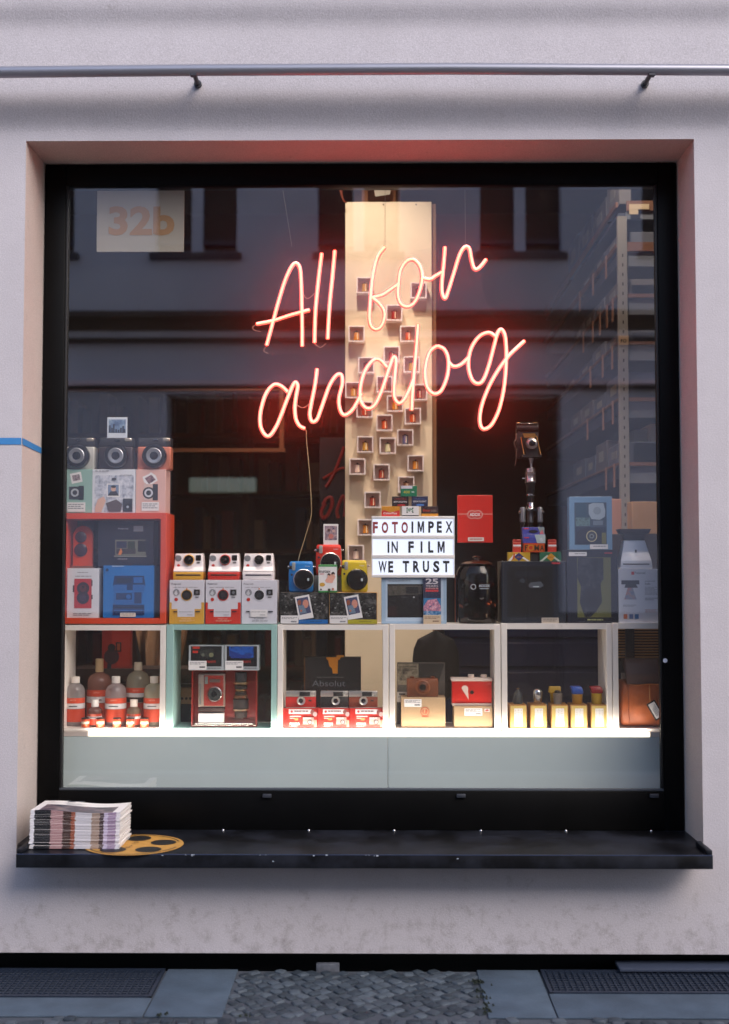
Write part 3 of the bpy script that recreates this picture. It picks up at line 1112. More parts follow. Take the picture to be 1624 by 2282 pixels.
cube('white cube shelf holding five brown boxes with film canisters on them', 1117.5, 1364, 1130, 1352, 1389, 1402, CUBW)
cube('rightmost white cube shelf, holding a leather bag', 1365.6, 1530, 1378, 1516, 1388, 1401, CUBW)
ZT = zz(1391, YS)
ZTR = ZT
# plank of shelf tops at the same height
# red cube on the left
REDC = mat((214, 70, 32), .45)
zr1, zri = cube('red open box shelf on top of the left white cube', 126, 368, 142, 355, 1143, 1156, REDC, zb=ZT + .001, name='red_display_box', ibot=zz(1378, YS) - ZT - .001, group=None)
ZR = zr1

# =====================================================================
# upright board with little film boxes
# =====================================================================
YBD = 1.40
BOARD = mat((222, 204, 172), .75, var=.06, vscale=8)
b0, b1 = xx(769, 900, YBD), xx(962.5, 900, YBD)
bz1 = zz(450, YBD)
bd = thing('display_board', 'tall pale plywood board covered with small white film boxes', 'board', ((b0 + b1) / 2, YBD + .02, .05))
w = MB(); w.box(b0, b1, YBD, YBD + .018, .05, bz1, BOARD, .001, 1); w.build('panel', bd, world=True)
w = MB(); w.box(b0 + .01, b1 + .022, YBD + .0185, YBD + .20, .05, bz1 - .005, (120, 84, 48)); w.build('backing_frame', bd, world=True)
for px in (854, 927):
    a = P(px, 456, YBD)
    w = MB(); w.cyl((a.x, YBD - .002, a.z), .004, .004, (80, 70, 55), seg=10); w.build('screw', bd, world=True)
spots = [(812.2, 635.2, 3), (932.6, 647, 2), (878.4, 696.6, 2), (794.1, 743.6, 0), (909.3, 743.6, 1), (872.4, 789.3, 2), (815.8, 813.4, 2), (917, 812, 3),
         (786.9, 868.8, 3), (856.8, 855.6, 2), (933.8, 873.6, 2), (812, 912.5, 4), (880, 899, 0), (919.6, 927, 1), (856.5, 941.7, 1), (903, 974.6, 5),
         (813.5, 990, 3), (863.8, 992.9, 6), (796, 1039.5, 7), (926, 1032, 0), (850, 1052, 4), (905, 1079.7, 8), (830, 1113.6, 4), (814.4, 1174.9, 0), (792.5, 1232.5, 7)]
spots = [s for s in spots]
CANC = [('amber', (206, 130, 30)), ('orange', (200, 80, 30)), ('dark red', (150, 40, 32)), ('golden', (190, 140, 50)), ('red', (170, 58, 36)),
        ('blue grey', (90, 96, 130)), ('cream', (214, 206, 160)), ('pinkish white', (220, 190, 176)), ('pale brown', (170, 120, 80))]
ORD = ['topmost', 'second', 'third', 'fourth', 'fifth', 'sixth', 'seventh', 'eighth', 'ninth', 'tenth', 'eleventh', 'twelfth', 'thirteenth', 'fourteenth', 'fifteenth', 'sixteenth', 'seventeenth', 'eighteenth', 'nineteenth', 'twentieth', 'twenty-first', 'twenty-second', 'twenty-third', 'twenty-fourth', 'lowest']
spots.sort(key=lambda s: s[1])
BOXW = mat((240, 228, 222), .5)
ho, hi_, dp = .039, .0335, .058
w = MB()
for (x0, x1, z0, z1) in ((-ho, -hi_, 0, 2 * ho), (hi_, ho, 0, 2 * ho), (-hi_, hi_, 0, ho - hi_), (-hi_, hi_, ho + hi_, 2 * ho)):
    w.box(x0, x1, -dp, 0, z0, z1, BOXW)
w.box(-hi_, hi_, -.004, -.0005, ho - hi_, ho + hi_, (232, 210, 196))
me_box = w.build('film_display_box').data
bpy.data.objects.remove(bpy.data.objects['film_display_box'])
for i, (px, py, ci) in enumerate(spots):
    a = P(px, py, YBD - dp)
    nm, cc = CANC[ci]
    o = bpy.data.objects.new('film_display_box', me_box)
    COL.objects.link(o)
    # mesh origin was moved to its centre/base
    o.location = (a.x, YBD - .0015 - dp / 2, a.z - ho)
    tag(o, f'white display box on the board, {ORD[i]} from the top, holding a {nm} can' if i not in (0, len(spots) - 1) else f'{ORD[i]} white display box on the board, holding a {nm} can',
        'display box', 'film display boxes on the board')
    w = MB()
    zf_ = a.z - ho + (ho - hi_) + .0005
    r_ = .0135
    yc = YBD - .032
    w.lathe([(.004, 0), (.005, .002), (r_ + .001, .0025), (r_ + .001, .005), (r_, .0055)], (a.x, yc, zf_), (30, 28, 28), seg=20)
    w.lathe([(r_, .0055), (r_, .043)], (a.x, yc, zf_), mat(cc, .35), seg=20)
    w.lathe([(r_, .043), (r_ + .001, .0435), (r_ + .001, .046), (.006, .0465), (.005, .052), (.002, .052)], (a.x, yc, zf_), (34, 30, 30), seg=20)
    w.box(a.x + r_ * .2, a.x + r_ * .5, yc - r_ - .0003, yc - r_ * .85, zf_ + .008, zf_ + .040, (230, 214, 180))
    o = w.build('film_canister')
    tag(o, f'{nm} film canister in the {ORD[i]} display box' + ('' if i in (0, len(spots) - 1) else ' from the top of the board'), 'film canister', 'film canisters in the boxes on the board')

# things above and behind the board
w = MB()
a, b = P(838, 416, 1.55), P(880, 416, 1.55)
w.box(P(790, 420, 1.7).x, P(892, 420, 1.7).x, 1.62, 1.7, bz1 - .1, 4.2, mat((120, 72, 40), .7))
w.box(P(806, 420, 1.6).x, P(820, 420, 1.6).x, 1.56, 1.62, bz1 - .1, 4.2, mat((170, 104, 52), .6))
w.box(P(868, 420, 1.6).x, P(881, 420, 1.6).x, 1.56, 1.62, bz1 - .1, 4.2, mat((176, 110, 54), .6))
o = w.build('wooden_post'); tag(o, 'brown wooden ceiling post showing above the plywood board', 'post')
w = MB()
p = [P(830, 405, 1.5), P(872, 405, 1.5), P(869, 433, 1.5), P(836, 438, 1.5)]
w.raw([(v.x, 1.5, v.z) for v in p] + [(v.x, 1.502, v.z) for v in p], [(3, 2, 1, 0), (4, 5, 6, 7), (0, 1, 5, 4), (1, 2, 6, 5), (2, 3, 7, 6), (3, 0, 4, 7)], (225, 215, 190))
o = w.build('paper_note'); tag(o, 'crooked cream paper note pinned above the plywood board', 'note')
w = MB()
for off in (0, 6):
    pts = catmull([P(763 - off, 400, 1.35), P(761 - off * .5, 425, 1.35), P(764, 445, 1.35), P(772, 452, 1.36)], 6)
    w.tube(pts, .004, (110, 46, 24), 6)
o = w.build('hanging_cable'); tag(o, 'reddish brown cables drooping beside the top of the plywood board', 'cable')

# dark framed opening, back left
w = MB()
TRIM = mat((150, 92, 54), .6)
a = P(380, 1003, 2.0); b = P(627, 1003, 2.0)
w.box(a.x - .8, b.x + .02, 2.0, 2.05, a.z - .010, a.z + .010, TRIM)
w.box(b.x - .012, b.x + .012, 1.999, 2.05, a.z - .010, P(627, 870, 2.0).z, TRIM)
w.box(a.x - .8, b.x + .012, 2.001, 2.05, P(627, 870, 2.0).z, P(627, 866, 2.0).z, TRIM)
o = w.build('picture_frame'); tag(o, 'thin brown frame edge in the dark behind the neon lettering', 'frame')

# red script strokes on a dark board, behind
w = MB()
YR = 1.75
pa, pb = P(712, 975, YR), P(772, 1200, YR)
w.box(pa.x, pb.x + .2, YR, YR + .02, pb.z, pa.z, (32, 24, 24))
sb_ = thing('red_script_board', 'dark board with red script strokes, half hidden behind the plywood board', 'sign', ((pa.x + pb.x) / 2, YR, pb.z))
w.build('dark_board', sb_, world=True)
w = MB()
SR = mat((150, 34, 22), .5)
def stroke(crop, pts, r, Y):
    w.tube(catmull([W3(crop, x, y, Y) for x, y in pts], 6), r, SR, 6)
stroke('H', [(200, 690), (130, 880), (70, 1020), (0, 1150), (-30, 1180)], .009, YR - .006)
stroke('H', [(-60, 1080), (40, 1020), (150, 960), (215, 950)], .007, YR - .006)
stroke('H', [(-60, 1400), (-20, 1330), (40, 1310), (50, 1400), (0, 1520), (-60, 1560), (-80, 1480), (-30, 1380)], .010, YR - .006)
stroke('H', [(130, 1560), (110, 1480), (150, 1350), (190, 1290), (215, 1400), (200, 1540)], .009, YR - .006)
w.build('red_lettering', sb_, world=True)

# dark blue cabinet and chair behind the cubes, right
w = MB()
a, b = P(990, 1395, 2.2), P(1440, 1700, 2.2)
NAVY = mat((26, 32, 66), .5, var=.2, vscale=6)
w.box(a.x, b.x, 2.2, 2.6, .05, zz(1290, 2.2), NAVY)
for k in range(6):
    z = zz(1290, 2.2) - .03 - k * .16
    w.box(a.x + .02, b.x - .02, 2.19, 2.2, z - .13, z, NAVY, .003, 1)
o = w.build('drawer_cabinet'); tag(o, 'dark navy drawer cabinet far behind the white cubes', 'cabinet')
ch = thing('desk_chair', 'black rounded chair back behind the cube with the wooden camera', 'chair', (P(975, 1700, 1.0).x, 1.0, .05))
w = MB()
c0 = P(972, 1490, 1.0)
pts = []
vs, fs = [], []
n, m_ = 10, 8
for i in range(n + 1):
    for j in range(m_ + 1):
        u, v = i / n * 2 - 1, j / m_ * 2 - 1
        wd = .105 * math.sqrt(max(0, 1 - abs(v) ** 3.2))
        vs.append((c0.x + u * wd, 1.0 + .03 * u * u, c0.z + v * .17))
        vs.append((c0.x + u * wd, 1.03 + .03 * u * u, c0.z + v * .17))
def gi(i, j, k): return (i * (m_ + 1) + j) * 2 + k
for i in range(n):
    for j in range(m_):
        fs.append((gi(i, j, 0), gi(i + 1, j, 0), gi(i + 1, j + 1, 0), gi(i, j + 1, 0)))
        fs.append((gi(i, j, 1), gi(i, j + 1, 1), gi(i + 1, j + 1, 1), gi(i + 1, j, 1)))
w.raw(vs, fs, (9, 9, 11), True)
w.build('backrest', ch, world=True)
w = MB(); w.cyl((c0.x, 1.05, .3), .02, c0.z - .3, BLACK, 'Z'); w.build('stem', ch, world=True)
w = MB(); w.box(c0.x - .22, c0.x + .22, .8, 1.2, .28, .34, BLACK, .02); w.build('seat', ch, world=True)

# brown draped cloth behind cubes 1-2
w = MB()
YD = .95
a, b = P(298, 1395, YD), P(420, 1395, YD)
n, m_ = 26, 14
vs, fs = [], []
zt_, zb2 = zz(1380, YD), zz(1520, YD)
for i in range(n + 1):
    for j in range(m_ + 1):
        u, v = i / n, j / m_
        sq = 1 - .35 * v
        x = a.x + (b.x - a.x) * (.5 + (u - .5) * sq) + .03 * (1 - v) * math.sin(u * 3)
        y = YD + .025 * math.sin(u * 22 + v * 2) + .01 * math.sin(u * 9 - v * 5)
        vs.append((x, y, zt_ + (zb2 - zt_) * v)); vs.append((x, y + .006, zt_ + (zb2 - zt_) * v))
for i in range(n):
    for j in range(m_):
        for k in (0, 1):
            q = [((i * (m_ + 1) + j) * 2 + k), (((i + 1) * (m_ + 1) + j) * 2 + k), (((i + 1) * (m_ + 1) + j + 1) * 2 + k), ((i * (m_ + 1) + j + 1) * 2 + k)]
            fs.append(tuple(q if k else q[::-1]))
w.raw(vs, fs, mat((138, 104, 74), .75), True)
o = w.build('draped_cloth'); tag(o, 'brown cloth hanging in folds behind the teal cube', 'cloth')
# red hanging pouch behind the bottles
def art(a):
    a.poly([(400, 90), (535, 90), (535, 350), (440, 350), (400, 170)], (206, 58, 30))
    a.disc(400, 280, 55, (70, 40, 50)); a.disc(400, 215, 28, (40, 30, 34))
    a.rect(430, 175, 470, 245, (40, 30, 30)); a.rect(440, 185, 462, 235, (190, 90, 40))
    a.rect(370, 330, 400, 372, (40, 40, 60))
carton('red_packet', 'bright red packet with a dark gadget on it, behind the chemical bottles', 'packet', 'D', 330, 60, 540, 365, YS + .28, mat((180, 44, 24), .5), depth=.03, art=art)
# ledge that carries it
w = MB()
a = P(150, 1500, YS + .26); zl = W3('D', 400, 365, YS + .28).z
w.box(sh0, P(470, 1500, YS + .3).x, YS + .255, YS + .45, zl - .03, zl - .0005, mat((60, 44, 36), .7))
o = w.build('wooden_ledge'); tag(o, 'dark wooden ledge behind the left cubes', 'ledge')
w = MB()
a, b = W3('D', 862, 508, .8), W3('D', 985, 622, .8)
w.box(a.x, b.x, .8, .86, b.z, a.z, KRAFT, .001, 1)
for k in range(4):
    w.cyl((a.x + (b.x - a.x) * (.15 + .24 * k), .7985, (a.z + b.z) / 2 - .01), .006, .003, (60, 44, 34), seg=10)
o = w.build('socket_strip'); tag(o, 'small tan socket strip on the wall seen at the left of the teal cube', 'socket strip')
w = MB(); w.box(a.x - .3, b.x + .1, .862, .9, .05, b.z + .08, (52, 40, 34))
o = w.build('low_partition'); tag(o, 'dark low partition carrying the tan socket strip', 'partition')

# metal shelving at the right
shv = thing('metal_shelving', 'tall steel shelving with orange-lit shelf edges behind the right of the window', 'shelving', (P(1390, 1000, 1.2).x, 1.2, .05))
YP = 1.15
STEEL = mat((158, 156, 150), .5, .1)
EDGE = mat((132, 94, 76), .6)
PAN = mat((120, 128, 140), .6)
ux0, ux1 = xx(1378, 700, YP), xx(1399, 700, YP)
w = MB(); w.box(ux0, ux1, YP, YP + .03, .05, 3.1, STEEL, .002, 1)
for k in range(50):
    w.box((ux0 + ux1) / 2 - .003, (ux0 + ux1) / 2 + .003, YP - .001, YP + .001, .7 + k * .045, .715 + k * .045, (60, 58, 56))
w.build('upright', shv, world=True)
levels = [(448, 470, 487), (540, 560, 592), (655, 663, 700), (761, 768, 802), (886, 894, 930), (1030, 1038, 1076)]
LEV = []
for (pt, pm, pb_) in levels:
    z0, z1_, z2 = zz(pt, YP), zz(pm, YP), zz(pb_, YP)
    LEV.append(z0)
    w = MB(); w.box(ux1 + .001, ux1 + .9, YP + .005, YP + .02, z1_, z0, EDGE); w.box(ux0 - .002, ux0 + .01, YP + .031, YP + 2.4, (z0 + z1_) / 2, z0, EDGE)
    s_ = w.build('shelf_edge', shv, world=True)
    w = MB(); w.box(ux1 + .001, ux1 + .9, YP + .021, YP + .04, z2, z1_, PAN); w.box(ux0 + .011, ux1 + .9, YP + .041, YP + 2.4, z2 + .02, z1_ - .001, (66, 76, 100))
    w.build('shelf_board', shv, world=True)
# price tabs hanging along the receding edges
for li, ys_ in ((1, (.25, .6, 1.0)), (2, (.10, .24, .42, .62, .9)), (3, (.12, .36, .7)), (4, (.12, .36, .8)), (5, (.1, .3))):
    z0 = LEV[li]
    for yo in ys_:
        w = MB()
        w.box(ux0 - .006, ux0 - .003, YP + yo, YP + yo + .035, z0 - .11, z0 + .002, (176, 130, 104))
        w.build('price_tab', shv, world=True)
LN = ['top', 'second', 'third', 'fourth', 'fifth', 'lowest']
rnd = random.Random(21)
for li in range(6):
    zb_s = LEV[li]
    zt_s = (zz(levels[li - 1][2], YP) - .03) if li > 0 else zb_s + .22
    yy = YP + .06
    for k in range(4):
        d_ = rnd.uniform(.26, .44); h_ = min(rnd.uniform(.55, .92) * (zt_s - zb_s), .30)
        if li == 1: h_ = min(h_, .08); 
        cc_ = rnd.choice([(112, 118, 132), (96, 104, 122), (126, 124, 126), (104, 100, 104), (86, 94, 112)])
        w = MB(); w.box(ux0 + .02, ux0 + .5, yy, yy + d_, zb_s + .001, zb_s + h_, mat(cc_, .7, var=.08, vscale=8), .003, 1)
        w.box(ux0 + .0185, ux0 + .020, yy + d_ * .3, yy + d_ * .7, zb_s + h_ * .35, zb_s + h_ * .7, (150, 146, 140))
        o = w.build('storage_box'); tag(o, f'blue-grey storage box on the {LN[li]} steel shelf at right, {["first", "second", "third", "fourth"][k]} from the front', 'box', 'storage boxes on the steel shelving')
        yy += d_ + .03
    w = MB(); w.box(ux1 + .03, ux1 + .34, YP + .06, YP + .36, zb_s + .001, zb_s + (zt_s - zb_s) * .55, mat((92, 98, 112), .7, var=.1, vscale=8), .003, 1)
    if li != 1:
        o = w.build('storage_box'); tag(o, f'grey storage box on the {LN[li]} steel shelf, right of the upright', 'box', 'storage boxes on the steel shelving')
for k, (yo, h) in enumerate(()):
    w = MB(); w.box(ux0 + .012, ux0 + .16, YP + yo, YP + yo + .2, LEV[1] + .001, LEV[1] + h, [(208, 176, 150), (150, 110, 90), (180, 150, 130)][k], .002, 1)
    o = w.build('stock_box'); tag(o, ['pale stock box nearest the front of the upper steel shelf', 'brown stock box in the middle of the upper steel shelf', 'tan stock box far back on the upper steel shelf'][k], 'box', 'stock boxes on the steel shelving')
a, b = W3('R', 918, 208, YP), W3('R', 1060, 280, YP)
w = MB()
w.box(a.x, b.x, YP - .002, YP + .002, (a.z + b.z) / 2, a.z, (226, 206, 170)); w.box(a.x, a.x + (b.x - a.x) * .45, YP - .002, YP + .002, b.z, (a.z + b.z) / 2 - .001, (226, 206, 170))
w.build('shelf_label', shv, world=True)
w = MB()
a = P(1389, 760, YP)
w.box(ux0 - .001, ux1 + .001, YP - .004, YP - .001, zz(770, YP), zz(749, YP), (200, 170, 130)); w.text('FO', a.x, a.z, YP - .005, .016, BLACK, bold=.02)
w.build('shelf_label', shv, world=True)
# boxes on the lower bays
def simple(name, label, cat, p0, p1, pt, pb_, Y, d, m, bev=.002, group=None):
    x0, x1 = xx(p0, (pt + pb_) / 2, Y), xx(p1, (pt + pb_) / 2, Y)
    w = MB(); w.box(x0, x1, Y, Y + d, zz(pb_, Y), zz(pt, Y), m, bev, 1)
    o = w.build(name); tag(o, label, cat, group); return o
simple('stock_carton', 'pale greenish carton glowing dimly on the steel shelf', 'box', 1412, 1446, 958, 1030, 1.3, .3, mat((120, 130, 110), .7))
simple('stock_carton', 'small cream carton at the frame edge on the steel shelf', 'box', 1449, 1475, 945, 1000, 1.25, .3, mat((176, 160, 120), .7))
simple('plywood_crate', 'light wooden crate lit warmly behind the white scanner', 'crate', 1408, 1480, 1118, 1190, 1.05, .4, mat((206, 158, 104), .7, var=.1, vscale=10))
simple('cardboard_panel', 'leaning pinkish card panel behind the light blue camera box', 'panel', 1361, 1385, 1112, 1192, .95, .02, mat((206, 150, 124), .7))
simple('dark_workbench', 'dark bench carrying the wooden crate behind the scanner', 'bench', 1330, 1540, 1190, 1320, .93, .6, mat((52, 44, 42), .6))
simple('louvre_panel', 'slatted metal panel glinting behind the leather bag', 'louvre', 1376, 1500, 1395, 1396.2, 1.0, .02, mat((60, 56, 52), .6)).hide_render = True
bpy.data.objects.remove(bpy.data.objects['louvre_panel'])
lv = thing('louvre_panel', 'slatted brown metal panel glinting behind the leather bag', 'louvre', (P(1430, 1440, .75).x, .75, P(1430, 1470, .75).z))
w = MB()
for k in range(11):
    z = zz(1402 + k * 6.2, .75)
    w.box(P(1374, 1440, .75).x, P(1520, 1440, .75).x, .75, .77, z - .0035, z + .0025, mat((176, 136, 90), .3, .5))
w.build('slats', lv, world=True)
w = MB(); w.box(P(1374, 1440, .75).x, P(1520, 1440, .75).x, .772, .80, zz(1500, .75), zz(1396, .75), (30, 26, 26)); w.build('housing', lv, world=True)
w = MB(); w.box(P(1393, 1440, .75).x, P(1412, 1440, .75).x, .735, .75, zz(1500, .75), zz(1396, .75), (34, 36, 44)); w.build('mullion', lv, world=True)

# number plate on the glass
w = MB()
a, b = P(216, 425, YG + .012), P(409.5, 561, YG + .012)
np_ = thing('number_plate', 'pale translucent plate with tan 32b inside the glass, top left', 'sign', ((a.x + b.x) / 2, YG + .012, b.z))
w.box(a.x, b.x, YG + .012, YG + .016, b.z, a.z, mat((178, 170, 154), .5, var=.06, vscale=5), .001, 1)
w.build('plate', np_, world=True)
w = MB()
c = P(313, 492, YG + .0105)
w.text('32b', c.x + .004, c.z, YG + .0105, .118, mat((176, 134, 92), .5), w=.262, bold=.035)
w.build('numerals', np_, world=True)

# =====================================================================
# neon lettering
# =====================================================================
YN = .375
ns = thing('neon_sign', 'glowing orange-red neon script reading All for analog, hanging behind the glass', 'neon sign', P(835, 760, YN))
CORE = emit((17.0, .52, .20), 1.0)
BASEM = emit((.66, .045, .020), 1.0)
S = {
 'letter_A': [[(125, 660), (150, 570), (185, 440), (225, 310), (262, 230), (288, 210), (308, 238), (315, 320), (318, 450), (320, 560), (320, 665)], [(70, 543), (160, 525), (270, 490), (362, 466)]],
 'letter_l': [[(428, 155), (410, 300), (393, 480), (388, 645)]],
 'letter_l2': [[(500, 140), (485, 300), (470, 450), (460, 625)]],
 'letter_f': [[(773, 122), (735, 175), (712, 260), (700, 350), (692, 450), (690, 520), (702, 560), (730, 572), (757, 550), (772, 500), (765, 460), (738, 425), (706, 400)], [(704, 397), (760, 383), (810, 350), (850, 322)]],
 'letter_o': [[(850, 322), (845, 380), (860, 430), (895, 448), (935, 425), (965, 360), (978, 285), (965, 225), (930, 190), (892, 200), (860, 248), (848, 322)], [(978, 290), (1020, 298), (1050, 280), (1085, 258)]],
 'letter_r': [[(1103, 120), (1095, 220), (1085, 330), (1090, 385), (1105, 402), (1122, 360), (1150, 270), (1183, 165), (1212, 122), (1236, 130), (1248, 190), (1264, 240), (1292, 235), (1330, 188)]],
 'letter_a': [[(240, 915), (208, 885), (168, 875), (125, 920), (95, 1010), (90, 1090), (110, 1143), (142, 1155), (185, 1090), (240, 950), (268, 882), (285, 862), (296, 885), (287, 940), (280, 1000), (285, 1060), (305, 1100), (335, 1116)]],
 'letter_n': [[(402, 788), (390, 880), (370, 980), (362, 1040), (375, 1078), (402, 1065), (430, 990), (470, 880), (507, 825), (535, 822), (540, 870), (522, 950), (527, 1010), (550, 1042), (590, 1020), (625, 965), (645, 925)]],
 'letter_a2': [[(785, 780), (748, 740), (710, 742), (665, 800), (640, 885), (640, 960), (672, 1004), (715, 990), (755, 910), (795, 790), (820, 725), (835, 740), (831, 800), (825, 880), (826, 945), (850, 977), (880, 955), (910, 895), (928, 850)]],
 'letter_l3': [[(955, 545), (945, 680), (930, 850), (920, 1015)]],
 'letter_o2': [[(1062, 662), (1020, 695), (995, 785), (1002, 880), (1040, 925), (1082, 908), (1115, 830), (1122, 745), (1102, 685), (1062, 662)], [(1122, 750), (1150, 775), (1190, 765), (1236, 722)]],
 'letter_g': [[(1378, 610), (1342, 590), (1290, 612), (1245, 680), (1231, 770), (1250, 845), (1282, 870), (1312, 850), (1342, 775), (1370, 670), (1390, 597), (1411, 573), (1432, 608), (1439, 700), (1436, 800), (1425, 900), (1400, 1010), (1362, 1090), (1325, 1118), (1300, 1105), (1294, 1050), (1312, 965), (1362, 850), (1440, 732), (1540, 635)]],
}
for k, strokes in S.items():
    nm = 'letter_' + k.split('_')[1].rstrip('23')
    wc, wb = MB(), MB()
    for s in strokes:
        pts = catmull([W3('N', x, y, YN) for x, y in s], 7)
        wc.tube(pts, .0040, CORE, 10)
        wb.tube([p + Vector((0, .0060, 0)) for p in pts], .0084, BASEM, 10)
    lt = wc.build(nm, ns, world=True)
    wb.build('tube_base', lt, world=True)
# clear acrylic backing with a faint body, tinted red to paint the neon glow
oc = [(35, 540), (60, 500), (150, 460), (215, 250), (262, 180), (325, 185), (390, 145), (430, 112), (515, 105), (560, 150), (680, 175), (740, 95), (800, 88), (850, 150), (1060, 120), (1105, 82), (1175, 105), (1225, 85), (1270, 125), (1340, 150), (1365, 190), (1312, 250), (1312, 380), (1380, 520), (1440, 555), (1490, 620), (1545, 603), (1578, 640), (1545, 700), (1480, 760), (1475, 860), (1425, 1050), (1352, 1142), (1290, 1148), (1258, 1090), (1275, 920), (1190, 872), (1130, 932), (1060, 970), (960, 1040), (900, 1060), (800, 1012), (700, 1045), (600, 1085), (530, 1082), (450, 1100), (375, 1125), (330, 1155), (200, 1195), (100, 1192), (50, 1130), (55, 1000), (100, 880), (160, 832), (250, 822), (350, 760), (352, 735), (300, 705), (125, 715), (92, 690), (100, 590), (45, 578)]
w = MB()
YA = YN + .0155
op = catmull([W3('N', x, y, YA) for x, y in oc + oc[:1]], 3)[:-1]
w.prism([(p.x, p.z) for p in op], YA, YA + .004, clear(ior=1.22, body=.014, bodycol=(255, 90, 60), name='acrylic'))
w.build('backing_plate', ns, world=True)
w = MB()
for (x, y, px, py) in ((265, 90, 635, 455), (1215, 90, 1036, 440), (775, 100, 858, 440)):
    a = W3('N', x, y + 30, YN + .01); b = P(px, py, YN + .01)
    d = (b - a)
    w.tube([a, a + d * (1 + .8 / max(d.length, .01) * .5)], .0008, (170, 150, 130), 5)
w.build('hanging_wire', ns, world=True)
w = MB()
wp = [(335, 1116), (344, 1135), (345, 1185)]
pts = [W3('N', x, y, YN) for x, y in wp] + [P(690, 1060, YN), P(693, 1112, YN), P(693, 1150, YN + .03), P(680, 1196, YN + .06), P(664, 1252, YN + .10), P(663, 1300, YN + .14)]
w.tube(catmull(pts, 8), .0016, (214, 178, 130), 6)
for s in ([(320, 370), (350, 405), (390, 375)], [(388, 650), (420, 672), (452, 650)], [(290, 985), (325, 1003), (360, 980)], [(70, 548), (50, 560), (60, 578), (95, 585)], [(125, 665), (110, 690), (135, 705)]):
    w.tube(catmull([W3('N', x, y, YN + .008) for x, y in s], 6), .0011, (235, 205, 180), 5)
w.build('power_cord', ns, world=True)

# dim bookcase against the back wall, left
bc = thing('bookcase', 'dim brown bookcase in the dark back of the shop, left of the board', 'bookcase', (-1.1, 4.2, .05))
WDK = mat((92, 58, 40), .7, var=.3, vscale=5)
w = MB()
for x in (-2.6, -1.75, -.95, -.15):
    w.box(x, x + .04, 4.2, 4.6, .05, 2.7, WDK)
w.build('side_panel', bc, world=True)
rnd = random.Random(11)
for k in range(6):
    z = .3 + k * .42
    w = MB(); w.box(-2.56, -.155, 4.205, 4.6, z, z + .03, WDK); w.build('shelf', bc, world=True)
    w = MB(); x = -2.5
    while x < -.25:
        ww = rnd.uniform(.03, .10); hh = rnd.uniform(.18, .34)
        if rnd.random() < .8 and not any(abs(x + ww / 2 - q - .02) < .08 for q in (-1.75, -.95)):
            w.box(x, x + ww * .92, 4.24, 4.5, z + .031, z + .031 + hh, rnd.choice([(110, 40, 28), (60, 46, 40), (120, 90, 60), (44, 44, 54), (90, 70, 50)]))
        x += ww
    o = w.build('row_of_folders', bc, world=True); o['kind'] = 'stuff'

# =====================================================================
# goods on top of the cubes
# =====================================================================
Y1 = YS + .012
# ---- left group over the red box ----
def artA_green(a):
    a.rect(160, 452, 235, 520, WHITE, .2); a.rect(172, 466, 222, 505, photo(((70, 70, 80), (150, 130, 130), (190, 180, 190)), 90), .2)
    a.rect(150, 545, 250, 630, (60, 62, 66)); a.disc(190, 585, 40, (30, 32, 36)); a.disc(190, 585, 28, (190, 196, 200)); a.disc(190, 585, 16, (40, 42, 48))
    a.rect(215, 540, 250, 632, (28, 30, 34)); a.rect(140, 650, 262, 712, WHITE); a.lines(146, 660, 250, 700, 3, INKL)
gA = 'instant camera boxes on the red shelf'
o, zt1 = carton('camera_box', 'pale green camera box at the left on the red shelf', 'camera box', 'A', 108, 430, 304, 720, Y1, mat((148, 184, 172), .45), ZR + .0008, .12, artA_green, group=gA)
def artA_white(a):
    a.rect(322, 470, 585, 715, photo(((120, 130, 150), (196, 200, 212), (232, 232, 236)), 45))
    a.rect(405, 525, 492, 615, WHITE); a.rect(412, 532, 486, 605, (120, 140, 170)); a.poly([(412, 605), (430, 578), (470, 575), (486, 605)], (40, 42, 50)); a.disc(450, 560, 17, (214, 170, 146)); a.disc(450, 545, 17, (30, 26, 28), 9)
    a.poly([(325, 690), (345, 630), (385, 610), (400, 640), (370, 712), (330, 714)], (220, 176, 156)); a.poly([(400, 655), (470, 630), (510, 660), (500, 712), (420, 712)], (90, 80, 84))
    a.rect(515, 625, 580, 712, (50, 56, 66)); a.disc(548, 680, 22, (28, 32, 38)); a.disc(548, 680, 9, (180, 190, 200))
    a.text('instax', 535, 468, 12, INKL, 80); a.lines(325, 438, 420, 450, 1, INKL); a.rect(440, 488, 470, 500, INK)
o, _ = carton('camera_box', 'white camera box with a photo print of a portrait, middle on the red shelf', 'camera box', 'A', 306, 430, 598, 720, Y1, mat((222, 224, 230), .4), ZR + .0008, .12, artA_white, group=gA)
def artA_pink(a):
    a.poly([(645, 480), (690, 460), (700, 448), (735, 470), (748, 505), (690, 540), (655, 515)], WHITE); a.poly([(660, 490), (705, 465), (735, 500), (690, 528)], photo(((40, 40, 60), (120, 90, 100), (200, 160, 160)), 110))
    a.rect(655, 528, 745, 636, (220, 190, 180)); a.rect(715, 528, 750, 636, (30, 30, 34)); a.disc(688, 587, 40, (26, 28, 32)); a.disc(688, 587, 29, (210, 210, 216)); a.disc(688, 587, 17, (40, 42, 48))
    a.rect(642, 648, 758, 706, WHITE); a.lines(648, 658, 748, 696, 3, INKL)
o, _ = carton('camera_box', 'pink camera box at the right on the red shelf', 'camera box', 'A', 601, 430, 800, 720, Y1, mat((226, 178, 166), .45), ZR + .0008, .12, artA_pink, group=gA)

